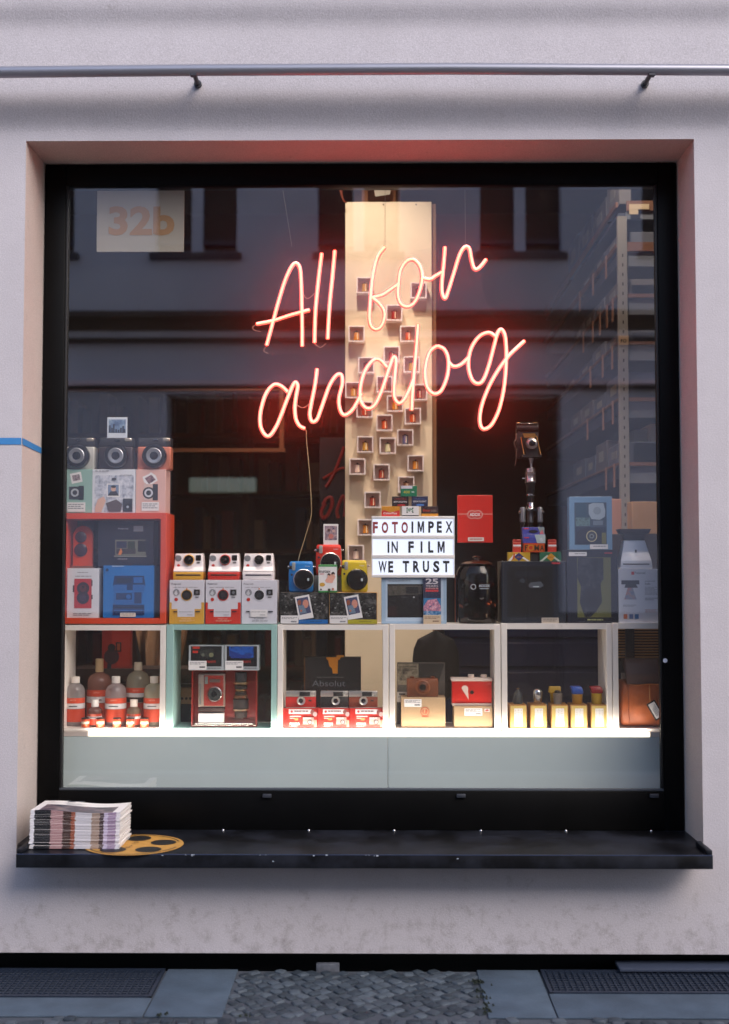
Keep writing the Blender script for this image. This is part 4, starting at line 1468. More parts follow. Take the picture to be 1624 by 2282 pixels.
def square_cam(label, X0, Xc, X1, Yt, rr, bodyc, zb):
    """boxy instant camera with a large ringed lens; crop A coordinates"""
    x, z, W, H = geom('A', X0, X1, Yt, 430, Y1 + .02, zb)
    k = W / (X1 - X0)
    t = thing('instant_camera', label, 'camera', (x, Y1 + .02, zb), group='round-lens instant cameras')
    bm_ = mat(bodyc, .35, .25)
    fx = lambda X: (X - (X0 + X1) / 2) * k
    w = MB(); w.box(-W / 2, W / 2, 0, .06, 0, H * .72, bm_, .007, 3); w.build('body', t)
    w = MB(); w.box(-W / 2 + .001, W / 2 - .001, .004, .056, H * .721, H, (34, 34, 38), .005, 2); w.build('top_cover', t)
    lx, lz = fx(Xc), (430 - 340) * k
    r = rr * k
    w = MB(); w.lathe([(r, 0), (r, .030), (r * .95, .034), (r * .90, .034), (r * .88, .031)], (lx, 0, lz), DCHROME, '-Y', 40)
    w.cyl((lx, -.034, lz), r * .9, .02, BLACK, seg=40)
    w.build('lens_barrel', t)
    w = MB(); w.lathe([(r * .66, 0), (r * .66, .036), (r * .6, .038), (r * .36, .036), (r * .34, .033)], (lx, 0, lz), mat((170, 172, 178), .3, .6), '-Y', 36)
    w.build('dial_ring', t)
    w = MB(); w.lathe([(r * .34, 0), (r * .34, .036), (r * .2, .0375), (.0005, .038)], (lx, 0, lz), LENSG, '-Y', 28); w.build('lens_glass', t)
    w = MB(); w.box(fx(X1 - 58), fx(X1 - 8), .0, .05, H - .004 - .012, H - .003 + .002, mat((196, 186, 170), .2, .5), .005, 3); w.build('flash', t)
    w = MB(); w.box(lx - .010, lx + .010, -.002, .01, H * .88, H * .95, LENSG, .002); w.build('viewfinder', t)
    return zb + H
zc1 = square_cam('silver-green instant camera with a big round lens, leftmost on the camera boxes', 127, 214, 322, 215, 80, (196, 194, 184), zt1)
square_cam('dark brown instant camera with a big round lens, between its silver and copper neighbours', 350, 476, 580, 215, 80, (62, 50, 50), zt1)
square_cam('copper-pink instant camera with a big round lens, right end of the camera boxes', 610, 733, 838, 215, 80, (206, 122, 96), zt1)
def artP(a):
    a.rect(417, 92, 532, 178, photo(((60, 80, 120), (120, 146, 178), (176, 196, 210)), 25))
    for i, (X, h) in enumerate(((425, 60), (440, 40), (452, 70), (468, 30), (485, 25), (500, 40), (515, 55), (525, 30))):
        a.rect(X - 5, 178 - h * .8, X + 6, 178, (50, 58, 76))
carton('photo_print', 'square instant photo of city towers standing on the brown round-lens camera', 'photo', 'A', 407, 78, 543, 212, Y1 + .04, mat((222, 228, 236), .4), zc1, .0015, artP, rz=R(1))

# ---- inside the red box ----
zi = ZT + .001 + (zz(1378, YS) - ZT - .001) + .0005
def art(a):
    a.lines(205, 1124, 275, 1136, 1, INKL); a.lines(190, 1150, 300, 1162, 1, INKL)
    a.rect(185, 1170, 302, 1372, (186, 44, 40)); a.rect(175, 1215, 186, 1262, (40, 30, 30)); a.rect(300, 1180, 308, 1220, (40, 34, 34)); a.rect(300, 1280, 310, 1310, (40, 34, 34))
    a.disc(245, 1235, 42, (44, 30, 34)); a.disc(245, 1300, 42, (44, 34, 44)); a.disc(245, 1235, 24, (90, 36, 34)); a.disc(245, 1300, 24, (60, 50, 70)); a.disc(245, 1228, 10, (20, 16, 18))
    a.lines(180, 1405, 310, 1428, 2, INKL)
o, zw = carton('camera_box', 'white box printed with a red twin-lens camera, inside the red shelf', 'camera box', 'A', 136, 1098, 350, 1438, Y1 + .01, mat((214, 216, 222), .45), zi, .11, art)
def art(a):
    DB = mat((16, 48, 96), .5); MBL = mat((30, 96, 166), .5)
    a.poly([(455, 1150), (655, 1150), (665, 1215), (640, 1250), (470, 1250), (445, 1215)], DB); a.rect(470, 1165, 570, 1200, (20, 40, 70)); a.rect(585, 1160, 645, 1200, MBL)
    a.rect(450, 1212, 540, 1258, MBL); a.rect(580, 1212, 660, 1258, MBL)
    a.poly([(455, 1262), (655, 1262), (640, 1345), (450, 1345)], MBL); a.rect(468, 1270, 575, 1315, DB); a.disc(552, 1295, 16, MBL); a.rect(592, 1265, 640, 1340, DB)
    a.rect(448, 1350, 660, 1420, DB); a.rect(455, 1362, 655, 1372, (10, 30, 60)); a.rect(455, 1385, 655, 1393, MBL)
    a.rect(498, 1405, 602, 1432, TAG); a.lines(505, 1410, 595, 1428, 2, INKL); a.rect(440, 1082, 520, 1086, (200, 220, 235)); a.disc(408, 1110, 10, DB)
o, zb_box = carton('camera_box', 'bright blue box with a folding camera drawing, inside the red shelf', 'camera box', 'A', 380, 1080, 722, 1441, Y1 + .006, mat((24, 110, 184), .45), zi, .13, art)
def art(a):
    a.rect(462, 905, 668, 1010, (110, 112, 100)); a.rect(470, 915, 540, 960, (40, 44, 70)); a.rect(545, 915, 596, 965, (48, 60, 50)); a.rect(615, 910, 668, 985, (30, 34, 40))
    a.rect(470, 965, 600, 1000, (60, 56, 60)); a.poly([(482, 1005), (500, 960), (512, 985), (500, 1008)], (206, 120, 60)); a.text('Polaroid', 515, 830, 11, (200, 200, 205), 66)
    a.rect(585, 812, 650, 850, (120, 120, 128)); a.rect(455, 1012, 675, 1018, (150, 150, 140)); a.lines(480, 1032, 545, 1040, 1, (180, 180, 190))
carton('camera_box', 'dark navy camera box standing on the bright blue box', 'camera box', 'A', 345, 780, 722, 1078, Y1 + .03, mat((34, 38, 54), .4), zb_box, .10, art)
# clear bubble pack with an orange camera
x, z, W, H = geom('A', 165, 312, 805, 1085, Y1 + .05, zw)
t = thing('bubble_pack', 'clear rounded case with an orange toy camera, standing on the white box', 'bubble pack', (x, Y1 + .05, zw))
def arch(w_, h_, n=12):
    r = w_ / 2
    return [(-r, 0), (r, 0)] + [(r * math.cos(math.pi * i / n), h_ - r + r * math.sin(math.pi * i / n)) for i in range(n + 1)]
w = MB(); w.prism([(a * .9, b * .97 + .002) for a, b in arch(W, H)], .012, .03, mat((206, 74, 36), .4)); w.build('toy_camera', t)
w = MB()
for (zc_, r) in ((H * .72, W * .26), (H * .42, W * .30)):
    w.lathe([(r, 0), (r, .006), (r * .7, .010), (.001, .011)], (-.008, .012, zc_), mat((66, 52, 66), .2), '-Y', 24)
w.build('lens', t)
w = MB(); w.prism(arch(W, H), .0, .046, clear(ior=1.35)); w.build('clear_shell', t)
w = MB(); w.box(-W / 2 - .002, W / 2 + .002, -.004, .05, 0, .010, (120, 70, 50), .002); w.build('base', t)

# ---- white instant cameras and their boxes ----
nowc = [('yellow', (214, 160, 60), 850, 1055, 828, 1063), ('red', (206, 50, 38), 1085, 1300, 1072, 1310), ('white', (222, 212, 212), 1320, 1532, 1315, 1555)]
for nm, cc, c0_, c1_, q0, q1 in nowc:
    def art(a, q0=q0, q1=q1, cc=cc, nm=nm):
        s = (q1 - q0) / 235
        X = lambda v: q0 + v * s
        wht = mat((222, 220, 226), .45)
        if nm != 'white':
            a.poly([(X(0), 1330), (X(15), 1330), (X(15), 1375), (X(55), 1375), (X(55), 1428), (X(170), 1428), (X(170), 1375), (X(215), 1375), (X(215), 1330), (X(235), 1330), (X(235), 1475), (X(0), 1475)], mat(cc, .45))
        a.text('Polaroid', X(45), 1204, 13, INK, 62 * s); a.lines(X(25), 1226, X(190), 1232, 1, INKL)
        a.disc(X(46), 1262, 23, (140, 140, 146)); a.poly([(X(30), 1272), (X(46), 1245), (X(56), 1270), (X(46), 1284)], (200, 200, 204)); a.disc(X(46), 1310, 12, (196, 50, 40))
        a.disc(X(117), 1280, 38, mat(cc, .4) if nm != 'white' else wht); a.disc(X(117), 1280, 33, (24, 25, 30)); a.disc(X(117), 1280, 16, (44, 46, 54)); a.disc(X(117), 1238, 5, (220, 120, 50))
        a.rect(X(166), 1242, X(206), 1280, (30, 31, 36)); a.disc(X(186), 1262, 10, (110, 112, 118)); a.rect(X(174), 1291, X(198), 1297, INK)
        a.rect(X(30), 1388, X(54), 1396, (30, 32, 50)); a.rect(X(176), 1388, X(208), 1396, (30, 32, 50))
        if nm == 'white': a.rect(X(60), 1378, X(172), 1428, WHITE)
        a.lines(X(66), 1392, X(160), 1400, 1, INKL); a.lines(X(122), 1412, X(158), 1422, 1, INKL); a.text('Polaroid', X(115), 1440, 9, INK if nm == 'white' else (236, 200, 180), 60 * s)
        a.lines(X(70), 1450, X(175), 1462, 2, (230, 190, 160) if nm != 'white' else INKL)
    o, zb3 = carton('camera_box', f'white camera box with a {"stepped " + nm if nm != "white" else "plain grey-white"} lower part, under the {"all-white" if nm == "white" else nm + "-based"} camera', 'camera box', 'A', q0, 1178, q1, 1475, Y1, mat((216, 214, 222), .45), ZT + .0008, .10, art, group='boxes of the white instant cameras')
    x, z, W, H = geom('A', c0_, c1_, 998, 1177, Y1 + .006, zb3)
    k = W / (c1_ - c0_)
    t = thing('instant_camera', {'yellow': 'white instant camera with a yellow base, left of three', 'red': 'white instant camera with a red base, middle of three', 'white': 'all-white instant camera with a dark slot, right of three'}[nm], 'camera', (x, Y1 + .006, zb3), group='white instant cameras')
    PW = mat((236, 228, 228), .3)
    w = MB()
    w.loft([(H * .30, -W * .5, W * .5, .003, .088), (H * .36, -W * .495, W * .495, .004, .088), (H * .50, -W * .485, W * .485, .020, .086), (H * .98, -W * .455, W * .455, .026, .080), (H, -W * .44, W * .44, .03, .076)], PW, .004, 3)
    w.build('body', t)
    w = MB()
    w.loft([(0.0, -W * .475, W * .475, .004, .084), (H * .05, -W * .49, W * .49, .001, .087), (H * .298, -W * .5, W * .5, .002, .088)], mat(cc, .35) if nm != 'white' else PW, .003, 3)
    w.build('base_shell', t)
    w = MB(); w.box(-W * .40, W * .42, -.001, .01, H * .165, H * .215, (26, 32, 56) if nm == 'white' else (44, 34, 30), .001, 1); w.build('film_slot', t)
    cx = (950 if nm == 'yellow' else 1196 if nm == 'red' else 1427)
    lx = (cx - (c0_ + c1_) / 2) * k + .002
    lz = (1177 - 1041) * k
    r = 32 * k
    w = MB(); w.lathe([(r * 1.16, 0), (r * 1.16, .006), (r * 1.02, .009)], (lx, .026, lz), mat(cc, .35), '-Y', 32); w.build('lens_ring', t)
    w = MB(); w.lathe([(r, 0), (r, .014), (r * .85, .018), (r * .7, .018), (r * .45, .012), (r * .42, .0125), (.0005, .014)], (lx, .026, lz), mat((18, 18, 21), .25), '-Y', 32); w.build('lens', t)
    w = MB(); w.lathe([(22 * k, 0), (22 * k, .003), (20 * k, .004), (.0005, .004)], (-W * .5 + 31 * k, .026, (1177 - 1030) * k), mat((150, 152, 156), .35, .3, var=.2, vscale=500), '-Y', 24); w.build('sensor_window', t)
    w = MB(); w.lathe([(11 * k, 0), (11 * k, .004), (.0005, .005)], (-W * .5 + 34 * k, .024, (1177 - 1080) * k), mat((196, 44, 40), .3), '-Y', 18); w.build('shutter_button', t)
    w = MB(); w.box(W * .5 - 55 * k, W * .5 - 20 * k, .019, .03, (1177 - 1046) * k, (1177 - 1008) * k, mat((24, 24, 28), .15), .003, 2); w.build('flash', t)
    w = MB(); w.box(W * .5 - 48 * k, W * .5 - 26 * k, .018, .03, (1177 - 1063) * k, (1177 - 1056) * k, BLACK, .0008, 1); w.build('viewfinder', t)
    w = MB(); w.box(lx - .003, lx + .003, .03, .05, H - .001, H + .002, mat((214, 120, 40), .4), .0008, 1); w.build('top_button', t)

# ---- blue / red / yellow instant cameras ----
def crowd(a, X0, X1, low, lowc):
    a.rect(X0 + 4, 748, X1 - 4, 960, photo(((18, 18, 18), (44, 44, 44), (110, 108, 106)), 40, seed=X0 * .01))
    rnd = random.Random(int(X0))
    for i in range(26):
        X = rnd.uniform(X0 + 15, X1 - 20); Yy = rnd.uniform(770, 930)
        g = int(rnd.uniform(90, 150))
        a.disc(X, Yy + 22, 13, (int(g * .45),) * 3, 16); a.disc(X, Yy, 8, (g, g, g - 3), 10); a.disc(X, Yy - 7, 8, (24, 24, 24), 5); a.k -= 2
    a.rect(X0 + 6, 928, X0 + 148, 992, WHITE); a.lines(X0 + 14, 942, X0 + 140, 960, 2, INKL); a.lines(X0 + 88, 970, X0 + 132, 984, 1, INKL, .8)
    a.rect(X0 + 150, 960, X1 - 2, 994, lowc); a.lines(X0 + 240, 972, X0 + 340, 984, 1, low)
    a.poly([(X0 + 118, 782), (X0 + 232, 760), (X0 + 270, 945), (X0 + 152, 962)], WHITE)
    a.poly([(X0 + 132, 795), (X0 + 222, 778), (X0 + 250, 905), (X0 + 158, 925)], (70, 76, 110)); a.disc(X0 + 155, 825, 15, (150, 84, 62), 22); a.disc(X0 + 205, 835, 24, (206, 140, 120), 34); a.poly([(X0 + 150, 850), (X0 + 190, 845), (X0 + 215, 905), (X0 + 160, 915)], (110, 130, 150)); a.disc(X0 + 170, 890, 9, (186, 110, 84))
    a.k += 3
o, zcb = carton('camera_box', 'black and white crowd-photo box with a blue strip, under the blue camera', 'camera box', 'B', 118, 745, 503, 995, Y1, (40, 40, 42), ZT + .0008, .10, lambda a: crowd(a, 118, 503, (20, 70, 120), (20, 100, 170)), group='boxes with a crowd photo')
o, _ = carton('camera_box', 'black and white crowd-photo box with a yellow strip, under the yellow camera', 'camera box', 'B', 510, 745, 895, 995, Y1, mat((206, 160, 100), .5), ZT + .0008, .10, lambda a: crowd(a, 510, 895, (120, 110, 20), (176, 166, 40)), group='boxes with a crowd photo')
def mini(label, X0, X1, Yt, Yb, lx_, ly_, rr, cc, zb, Y, tone):
    x, z, W, H = geom('B', X0, X1, Yt, Yb, Y, zb)
    k = W / (X1 - X0)
    t = thing('instant_camera', label, 'camera', (x, Y, zb), group='coloured instant cameras')
    fx = lambda X: (X - (X0 + X1) / 2) * k
    fz = lambda y: (Yb - y) * k
    w = MB(); w.loft([(0, -W * .44, W * .44, .004, .05), (H * .06, -W * .49, W * .5, .0, .055), (H * .55, -W * .5, W * .485, .0, .055), (H * .94, -W * .47, W * .455, .003, .052), (H, -W * .45, W * .43, .008, .046)], mat(cc, .28, .1), .005, 3)
    w.build('body', t)
    r = rr * k
    cx, cz = fx(lx_), fz(ly_)
    w = MB(); w.lathe([(r * 1.07, 0), (r * 1.07, .010), (r * 1.0, .013)], (cx, .002, cz), mat(tone, .25, .6), '-Y', 40); w.build('lens_ring', t)
    w = MB(); w.lathe([(r, 0), (r, .016), (r * .92, .020), (r * .66, .022), (r * .62, .020), (r * .60, .022), (r * .36, .023), (r * .34, .018), (.0005, .019)], (cx, .002, cz), mat((20, 20, 23), .22), '-Y', 40); w.build('lens', t)
    w = MB(); w.box(cx + r * .38, cx + r * .58, -.022, -.015, cz - r * .16, cz + r * .12, mat((190, 200, 206), .15), .001, 1); w.build('selfie_mirror', t)
    w = MB(); w.box(fx(X0 + 28), fx(X0 + 55), -.002, .02, fz(Yt + 72), fz(Yt + 8), mat((176, 176, 170), .15, .3), .002, 2); w.build('flash', t)
    w = MB(); w.box(fx(X0 + 6), fx(X0 + 26), -.001, .02, fz(Yt + 62), fz(Yt + 34), (30, 32, 40), .002, 2); w.build('viewfinder', t)
    w = MB(); w.cyl((fx(X0 + 26), -.002, fz(Yt + 105)), 9 * k, .01, (40, 44, 60), seg=16); w.build('shutter_button', t)
    for s in (-1, 1):
        w = MB(); w.cyl((s * W * .47, .026, H * .82), .0035, .009 * s, CHROME, 'X', seg=12); w.build('strap_lug', t)
    w = MB(); w.text('instax', fx(X1 - 48), fz(Yt + 38), -.0006, .0055, mat((210, 214, 220), .4)); w.build('brand_print', t)
    return t
mini('blue instant camera with a large black lens, on the blue-strip crowd box', 185, 385, 495, 742, 308, 638, 77, (26, 116, 186), zcb, Y1 + .010, (196, 196, 200))
mini('yellow instant camera with a large black lens, on the yellow-strip crowd box', 606, 820, 487, 740, 734, 637, 80, (206, 178, 34), zcb, Y1 + .010, (60, 58, 40))
# stand and red camera behind
x, z, W, H = geom('B', 392, 612, 610, 742, Y1 + .075, zcb)
w = MB(); w.box(-W / 2, W / 2, 0, .045, 0, H, mat((140, 140, 140), .5, var=.1, vscale=60), .001, 1)
o = w.build('grey_riser'); o.location = (x, Y1 + .075 + .0225, zcb)
tag(o, 'grey box behind the film pack, lifting the red camera', 'box')
zr_ = zcb + H
mini('red instant camera raised behind the blue and yellow ones', 402, 612, 362, 612, 522, 512, 78, (204, 50, 34), zr_, Y1 + .07, (206, 196, 190))
def artp(a): 
    a.rect(475, 212, 572, 320, photo(((70, 70, 100), (150, 130, 140), (200, 170, 170)), 70)); a.disc(508, 245, 12, (90, 60, 56)); a.disc(545, 250, 12, (206, 170, 160)); a.disc(525, 290, 20, (200, 120, 110))
carton('photo_print', 'small instant photo of people standing on the red camera', 'photo', 'B', 464, 198, 583, 354, Y1 + .085, WHITE, W3('B', 520, 362, Y1 + .07).z, .0012, artp)
def artf(a):
    a.rect(426, 540, 572, 728, WHITE); a.text('instax', 476, 575, 24, (30, 32, 36), 92, .02); a.lines(432, 548, 480, 553, 1, INKL); a.lines(435, 592, 470, 606, 2, (214, 110, 110))
    a.disc(455, 680, 22, (206, 160, 60), 16); a.poly([(478, 650), (510, 600), (545, 590), (560, 620), (535, 668), (490, 665)], (230, 170, 150)); a.disc(508, 602, 12, (60, 36, 34)); a.disc(541, 594, 14, (50, 34, 34)); a.disc(544, 604, 8, (226, 176, 150)); a.disc(505, 612, 8, (226, 176, 150))
    a.rect(500, 712, 520, 736, (60, 60, 40)); a.disc(445, 718, 7, (60, 40, 40)); a.disc(540, 716, 10, (190, 120, 100)); a.rect(424, 736, 575, 741, (60, 140, 70))
carton('film_pack', 'white and green film pack with a couple on it, between the blue and yellow cameras', 'film pack', 'B', 424, 522, 574, 742, Y1 - .004, mat((70, 148, 84), .4), zcb, .03, artf, rz=R(3))

# ---- box under the light box, leaflet ----
def artl(a):
    a.rect(962, 640, 1425, 975, mat((186, 206, 224), .4)); a.rect(977, 678, 1262, 945, (20, 20, 24)); a.poly([(977, 690), (1262, 690), (1262, 760), (977, 770)], photo(((60, 60, 50), (90, 84, 76), (40, 40, 40)), 20))
    a.poly([(985, 800), (1060, 770), (1150, 768), (1245, 790), (1250, 935), (985, 935)], (16, 16, 18)); a.rect(1125, 700, 1225, 755, (36, 36, 38)); a.disc(1195, 815, 34, (40, 40, 44)); a.disc(1195, 815, 22, (12, 12, 14)); a.disc(1188, 783, 6, (206, 206, 206)); a.rect(1085, 778, 1130, 790, (60, 60, 64))
    a.lines(985, 650, 1160, 660, 1, INKL); a.poly([(985, 860), (1040, 850), (1060, 930), (985, 935)], (44, 24, 26))
o, zlb = carton('camera_box', 'light blue bordered box with a black camera picture, under the lettered light box', 'camera box', 'B', 928, 626, 1450, 995, Y1 + .012, mat((160, 186, 210), .4), ZT + .0008, .09, artl)
def arty(a):
    a.text('25', 1333, 655, 44, mat((206, 200, 204), .5), 100, .03); a.text('YEARS', 1333, 692, 18, mat((196, 186, 190), .5), 100, .01); a.lines(1282, 706, 1384, 716, 1, (196, 130, 130), .9); a.rect(1282, 720, 1385, 736, (200, 60, 66))
    a.rect(1266, 785, 1404, 925, (40, 120, 170)); a.poly([(1266, 850), (1300, 800), (1370, 790), (1404, 850), (1404, 890), (1266, 890)], photo(((230, 200, 210), (206, 130, 150), (60, 100, 140)), 110)); a.rect(1266, 885, 1404, 925, photo(((20, 60, 110), (60, 130, 180), (200, 200, 210)), 80))
carton('leaflet', 'dark blue leaflet headed 25 leaning on the light blue bordered box', 'leaflet', 'B', 1264, 628, 1405, 985, Y1 - .002, (40, 46, 74), ZT + .0008, .004, arty)
def artt(a): a.lines(1275, 938, 1395, 958, 2, (120, 90, 70)); a.lines(1340, 966, 1390, 978, 1, (120, 90, 70), .7)
carton('price_card', 'cream price card standing before the 25 leaflet', 'price card', 'B', 1264, 926, 1406, 990, Y1 - .006, mat((214, 190, 160), .6), ZT + .0008, .001, artt)

# ---- light box with letters ----
YL = Y1 - .002
x, z, W, H = geom('B', 850, 1515, 135, 628, YL, zlb)
k = H / (628 - 135)
t = thing('letter_light_box', 'lit white light box with black and red movable letters', 'light box', (x, YL, zlb))
w = MB()
w.box(-W / 2, W / 2, .012, .055, 0, H, WHITE, .003, 2); w.build('case', t)
fz = lambda y: (628 - y) * k
fx = lambda X: (X - (850 + 1515) / 2) * (W / 665)
LBP = emit((.50, .58, .78), .62)
rows = [(157, 288, 'FOTOIMPEX'), (318, 446, 'IN FILM'), (477, 604, 'WE TRUST')]
for (y0, y1, s) in rows:
    w = MB(); w.box(-W / 2 + .004, W / 2 - .004, .004, .0115, fz(y1), fz(y0), LBP); w.build('lit_panel', t)
w = MB()
for (y0, y1) in ((135, 157), (288, 318), (446, 477), (604, 628)):
    w.box(-W / 2, W / 2, 0, .0119, fz(y1), fz(y0), WHITE, .0015, 2)
for s in (-1, 1):
    w.box(s * W / 2 - (0 if s > 0 else 0) - (.004 if s > 0 else 0), s * W / 2 + (.004 if s < 0 else 0), .001, .0118, 0, H, WHITE)
w.build('rail', t)
LB, LR = mat((16, 15, 17), .5), mat((150, 36, 34), .5)
lets = [('F', 880, 226, 40), ('O', 957, 226, 52), ('T', 1037, 226, 48), ('O', 1115, 226, 52), ('I', 1177, 223, 15), ('M', 1245, 222, 52), ('P', 1327, 222, 46), ('E', 1393, 222, 40), ('X', 1470, 222, 56),
        ('I', 985, 383, 15), ('N', 1035, 383, 50), ('F', 1166, 383, 44), ('I', 1250, 383, 15), ('L', 1324, 383, 42), ('M', 1407, 383, 56),
        ('W', 938, 542, 66), ('E', 1003, 542, 40), ('T', 1125, 540, 52), ('R', 1208, 540, 52), ('U', 1285, 540, 50), ('S', 1368, 540, 50), ('T', 1447, 540, 52)]
for i, (c, X, y, ww) in enumerate(lets):
    w = MB()
    if c == 'M':
        hw, hh = ww * k * .5, 46 * k
        w.prism([(fx(X) + (u - .5) * 2 * hw, fz(y) + (v - .5) * 2 * hh) for u, v in ((0, 0), (0, 1), (.27, 1), (.5, .42), (.73, 1), (1, 1), (1, 0), (.79, 0), (.79, .60), (.58, .10), (.42, .10), (.21, .60), (.21, 0))], .0026, .0034, LB)
    else:
        w.text(c, fx(X), fz(y), .0032, 92 * k, LR if i < 4 else LB, ww * k, bold=.04 if c not in 'WNX' else .022)
    w.build('letter', t)

# film boxes on the light box
zl_ = zlb + H
YFB = YL + .012
fg = 'film boxes piled on the light box'
def a1(a): a.poly([(655, 1470), (690, 1462), (760, 1490), (875, 1462), (875, 1540), (655, 1540)], (200, 40, 34)); a.text('ColorPlus', 760, 1500, 26, WHITE, 165, .01)
o, z1_ = carton('film_box', 'orange and red film box, left of the bottom row on the light box', 'film box', 'H', 656, 1415, 878, 1538, YFB, mat((206, 140, 30), .4), zl_, .03, a1, group=fg)
def a2(a): a.text('HP5', 1000, 1460, 40, (40, 120, 80), 80, .03); a.rect(958, 1430, 975, 1445, (40, 60, 50)); a.rect(1028, 1430, 1044, 1445, (40, 60, 50)); a.rect(958, 1480, 975, 1495, (40, 60, 50)); a.rect(1028, 1480, 1044, 1495, (40, 60, 50)); a.rect(905, 1522, 1108, 1536, (30, 30, 34))
carton('film_box', 'white film box with green letters, middle of the bottom row on the light box', 'film box', 'H', 903, 1415, 1108, 1536, YFB - .003, WHITE, zl_, .03, a2, group=fg)
def a3(a): a.rect(1140, 1505, 1345, 1538, (206, 140, 34)); a.text('Ektar', 1205, 1465, 30, (190, 60, 34), 90, .01); a.text('100', 1290, 1470, 30, (150, 130, 120), 60)
carton('film_box', 'dark film box with a gold base, right of the bottom row on the light box', 'film box', 'H', 1138, 1415, 1345, 1538, YFB, (44, 20, 22), zl_, .03, a3, group=fg)
def a4(a): a.text('CINESTILL', 882, 1325, 26, (150, 40, 40), 150); a.text('800TUNGSTEN', 882, 1360, 18, WHITE, 160, .01); a.disc(895, 1400, 50, (170, 30, 30), 14)
o, z2_ = carton('film_box', 'black and red film box in the middle row on the light box', 'film box', 'H', 782, 1295, 983, 1413, YFB, (30, 18, 22), z1_, .03, a4, group=fg)
def a5(a): a.text('50DAYLIGHT', 1120, 1355, 20, WHITE, 165, .01); a.text('CINESTILL', 1120, 1325, 22, (70, 100, 160), 150); a.disc(1125, 1398, 50, (70, 120, 190), 14)
carton('film_box', 'navy film box in the middle row on the light box', 'film box', 'H', 1022, 1293, 1220, 1413, YFB, (26, 34, 70), z1_, .03, a5, group=fg)
def a6(a): a.rect(890, 1165, 1030, 1200, (214, 206, 214)); a.text('400', 960, 1240, 32, (190, 180, 60), 80, .01); a.rect(1020, 1232, 1052, 1246, (190, 206, 196))
carton('film_box', 'green film box on top of the pile on the light box', 'film box', 'H', 888, 1167, 1085, 1292, YFB, mat((26, 120, 84), .4), z2_, .03, a6, group=fg)

# ---- brown glass jar and red paper box ----
AMB = clear(tint=(.15, .05, .022), ior=1.5, name='amber_glass')
YJ = Y1 + .085
x, z, W, H = geom('C', 128, 405, 1030, 1440, YJ, ZT + .0008)
t = thing('glass_jar', 'big dark brown glass jar with a domed lid, under the red paper box', 'jar', (x, YJ, ZT + .0008))
r = W / 2
w = MB(); w.lathe([(r * .86, 0), (r * .96, .008), (r, .03), (r, H * .74), (r * .97, H * .82), (r * .84, H * .90), (r * .62, H * .93)], (0, 0, 0), AMB, seg=44)
w.build('jar_body', t)
w = MB(); w.lathe([(r * .66, H * .93), (r * .78, H * .935), (r * .78, H * .945), (r * .60, H * .985), (r * .2, H * 1.0), (.012, H * 1.005), (.012, H * 1.03), (.020, H * 1.05), (.014, H * 1.07), (.001, H * 1.075)], (0, 0, 0), mat((60, 26, 14), .12, coat=1.0), seg=40)
w.build('lid', t)
w = MB(); w.lathe([(r * .90, .006), (r * .90, H * .55)], (0, 0, 0), mat((30, 14, 10), .4), seg=36)
rnd = random.Random(4)
for i in range(34):   # film cans piled in the jar
    a_ = rnd.uniform(math.pi, 2 * math.pi); zq = rnd.uniform(.01, H * .62); rr_ = r * .78
    cx, cy = rr_ * math.cos(a_) * .98, rr_ * math.sin(a_) * .98
    m = Matrix.Translation((cx, cy, zq)) @ Matrix.Rotation(rnd.uniform(0, 3), 4, 'X') @ Matrix.Rotation(rnd.uniform(0, 3), 4, 'Y')
    w.lathe([(.011, -.02), (.0125, -.018), (.0125, .018), (.011, .02)], (0, 0, 0), mat(rnd.choice([(190, 84, 30), (150, 60, 30), (30, 24, 20), (120, 90, 60), (24, 20, 20), (60, 40, 30)]), .3), seg=12, mx=m)
w.build('jar_filling', t)
w = MB()
lx_, lz_ = .004, H * .58
w.text('ADOX', .022, lz_ + .004, -r - .001, .011, mat((200, 206, 214), .5), bold=.02); w.box(.004, .04, -r - .0012, -r - .001, lz_ - .009, lz_ - .006, mat((170, 176, 184), .5))
w.tube([(-.022 + .010 * math.cos(a_ * .524), -r - .002, lz_ + .010 * math.sin(a_ * .524)) for a_ in range(13)], .0012, mat((200, 206, 214), .5), 6)
w.build('jar_print', t)
# red box
zj = ZT + .0008 + H * 1.0
def art(a):
    WR = mat((230, 190, 176), .5)
    a.rect(135, 721, 372, 724, WR); 
    for q in (-20, 20):
        a.disc(253 + q, 726, 32, WR, 30); a.k -= 1
    a.k += 1
    for q in (-20, 20):
        a.disc(253 + q, 726, 29, (206, 40, 26), 27); a.k -= 1
    a.k += 1
    for q in (-20, 20):
        a.disc(253 + q, 726, 26, WR, 24); a.k -= 1
    a.k += 1
    for q in (-20, 20):
        a.disc(253 + q, 726, 24, (206, 40, 26), 22); a.k -= 1
    a.k += 1
    a.rect(222, 710, 284, 742, (206, 40, 26)); a.text('ADOX', 253, 726, 22, WHITE, 72, .03)
    a.rect(205, 878, 312, 903, mat((226, 214, 206), .5)); a.lines(215, 885, 300, 897, 1, (180, 120, 110), .8)
zrb = W3('C', 250, 913, YJ - .02).z
carton('paper_box', 'tall red paper box with a white oval emblem, standing on the brown jar', 'paper box', 'C', 137, 597, 372, 913, YJ - .02, mat((206, 38, 24), .4), max(zrb, zj), .022, art, rz=R(1))
# thin dark box behind the jar's left
w = MB()
x, z, W, H = geom('B', 1450, 1522, 600, 988, Y1 + .14, ZT + .0008)
w.box(-W / 2, W / 2, 0, .04, 0, H, (18, 16, 16), .001, 1); w.box(W / 2 - .003, W / 2 + .0008, -.001, .02, 0, H, mat((150, 80, 44), .5))
o = w.build('dark_box'); o.location = (x, Y1 + .16, ZT + .0008); tag(o, 'tall thin black box with a brown edge between the light box and the jar', 'box')

